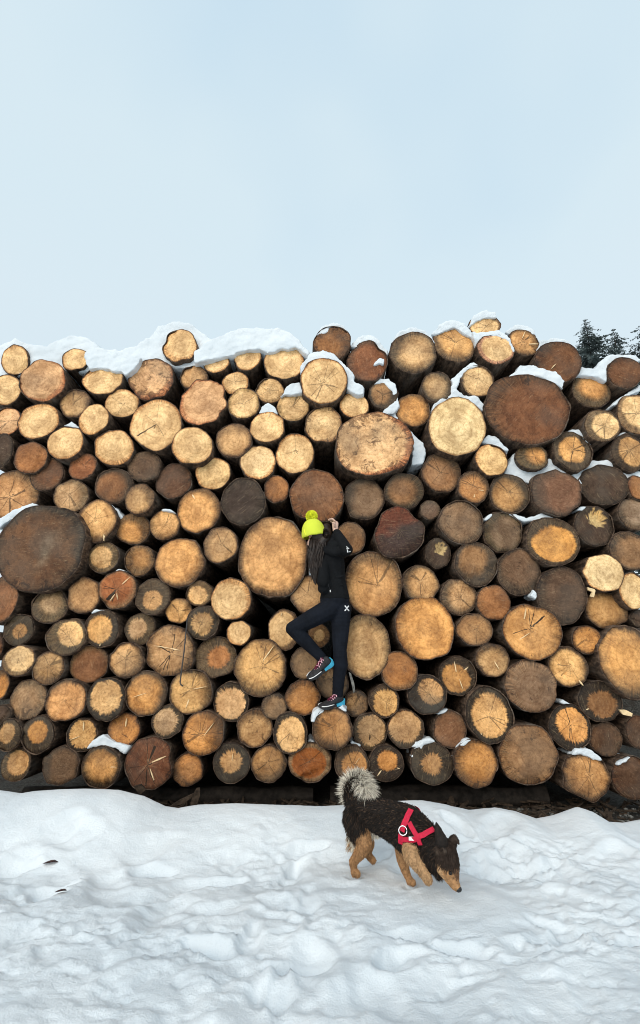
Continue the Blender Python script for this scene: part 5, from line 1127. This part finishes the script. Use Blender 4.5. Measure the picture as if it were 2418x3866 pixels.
# ------------------------------------------------------------ labels of the logs
MARK = {
 'D5': ('huge dark brown oval log with a pale smear at the left edge', 'the huge dark oval log'), 'C9': ('huge brown log under a snow ridge at upper right', 'the huge brown snow-ridged log'),
 'B18': ('huge ragged pale log end in the upper middle', 'the huge ragged pale log'), 'C8': ('big smooth very pale log left of the huge brown one', 'the big very pale log'),
 'E8': ('huge tan log directly left of the yellow hat', 'the huge tan log beside the hat'), 'E12': ('large tan log right of the person at waist height', 'the large log at waist height'),
 'E16': ('large fibrous tan log right of the person at thigh height', 'the fibrous log at thigh height'), 'E7': ('heart-shaped dark red log right of the raised elbow', 'the heart-shaped red log'),
 'E3': ('large brown log directly above the yellow hat', 'the brown log above the hat'), 'A15': ('big pale log with a branching crack at upper left', 'the cracked big pale log'),
 'A12': ('pale ragged log poking up through the snow mound at upper left', 'the log in the snow mound'), 'B13': ('big pale log wearing the broad snow collar', 'the snow-collared pale log'),
 'F10': ('bright orange-cored log with a wide dark ring at right', 'the orange-cored dark-ringed log'), 'F18': ('large blackish log in the right middle of the pile', 'the large blackish log'),
 'F25': ('big cracked orange log at lower right', 'the big cracked orange log'), 'E15': ('big bright orange log right of the fibrous one', 'the big bright orange log'),
 'I5': ('huge orange log cut off by the right edge', 'the huge right-edge log'), 'I6': ('large smooth grey ringed log at lower right', 'the large grey ringed log'),
 'I10': ('largest log of the bottom row, grey-tan', 'the largest bottom-row log'), 'I14': ('five-sided tan log with a snow flap in the bottom row', 'the five-sided bottom log'),
 'H1': ('big tan log with one long pale sliver left of the shoes', 'the slivered big tan log'), 'G5': ('big irregular tan log behind the thin hanging rod', 'the irregular log behind the rod'),
 'G27': ('large dark red-brown log in the bottom row at left', 'the dark red-brown bottom log'), 'H14': ('brown-tan log that the standing shoe rests on', 'the log under the shoe'),
 'C2': ('highest log of the whole pile, pale with a snow crest', 'the highest log'), 'D20': ('red-brown log with radiating cracks right of the huge oval log', 'the cracked red-brown log'),
 'F17': ('very pale eight-sided log near the right edge', 'the pale eight-sided log'), 'G14': ('pale log with a black spiky rim at lower left', 'the black-rimmed pale log'),
 'D17': ('large orange log left of the huge tan one', 'the large orange left log'), 'A18': ('big pinkish rough log near the upper left', 'the big pinkish rough log'),
 'G23': ('plain bright orange log low at left', 'the plain orange lower-left log'), 'I8': ('large pale-cored black-rimmed oval log at lower right', 'the black-rimmed oval log'),
 'F4': ('large brown six-sided log under the right snow ledge', 'the brown six-sided log'), 'D4': ('large tan log half hidden by the huge oval log', 'the half-hidden large tan log'),
}
HUE = {'P': 'pale cream', 'R': 'pale pinkish', 'T': 'tan', 'O': 'orange-tan', 'C': 'dark-ringed', 'E': 'streaky pale-cored', 'B': 'dark brown', 'G': 'grey-brown', 'D': 'blackish', 'K': 'red-brown'}
def look(d): return ('small ' if d['rpx'] < 35 else 'medium ' if d['rpx'] < 47 else 'large ') + HUE[d['k']]
def sector(a, b):
    t = math.degrees(math.atan2(-(a['py'] - b['py']), a['px'] - b['px'])) % 360
    return ['right of', 'above right of', 'above', 'above left of', 'left of', 'below left of', 'below', 'below right of'][int((t + 22.5) // 45) % 8]
def gap(a, b): return math.hypot(a['px'] - b['px'], a['py'] - b['py']) - a['rpx'] - b['rpx']
taken = {}
for d in LOGS:
    if d['id'] in MARK: taken[MARK[d['id']][0]] = d['id']
for d in sorted((q for q in LOGS if q['id'] not in MARK), key=lambda q: min(gap(q, BY[m]) for m in MARK)):
    best = None
    for m in sorted(MARK, key=lambda m: gap(d, BY[m])):
        s = sector(d, BY[m]); g = gap(d, BY[m])
        rivals = [q for q in LOGS if q is not d and q['id'] not in MARK and look(q) == look(d) and sector(q, BY[m]) == s and gap(q, BY[m]) < max(g * 1.6, g + 45)]
        near = 'touching' if g < 6 else 'just' if g < 60 else ''
        lab = f"{look(d)} log {near + ', ' if near == 'touching' else near + ' ' if near else ''}{s} {MARK[m][1]}".replace('touching, ', 'close ')
        if lab in taken: continue
        if not rivals: best = lab; break
        nearer = [q for q in rivals if gap(q, BY[m]) < g]
        if not nearer and best is None: best = f"nearest {look(d)} log {s} {MARK[m][1]}"
        elif len(nearer) == 1 and best is None: best = f"second nearest {look(d)} log {s} {MARK[m][1]}"
        if best in taken: best = None
        if best and g > 90: break
    if best is None: best = f"{look(d)} log {sector(d, BY['E8'])} {MARK['E8'][1]}"
    taken[best] = d['id']; d['lab'] = best
for d in LOGS: tag(d['root'], MARK[d['id']][0] if d['id'] in MARK else d['lab'], 'log', 'stacked logs in the pile')
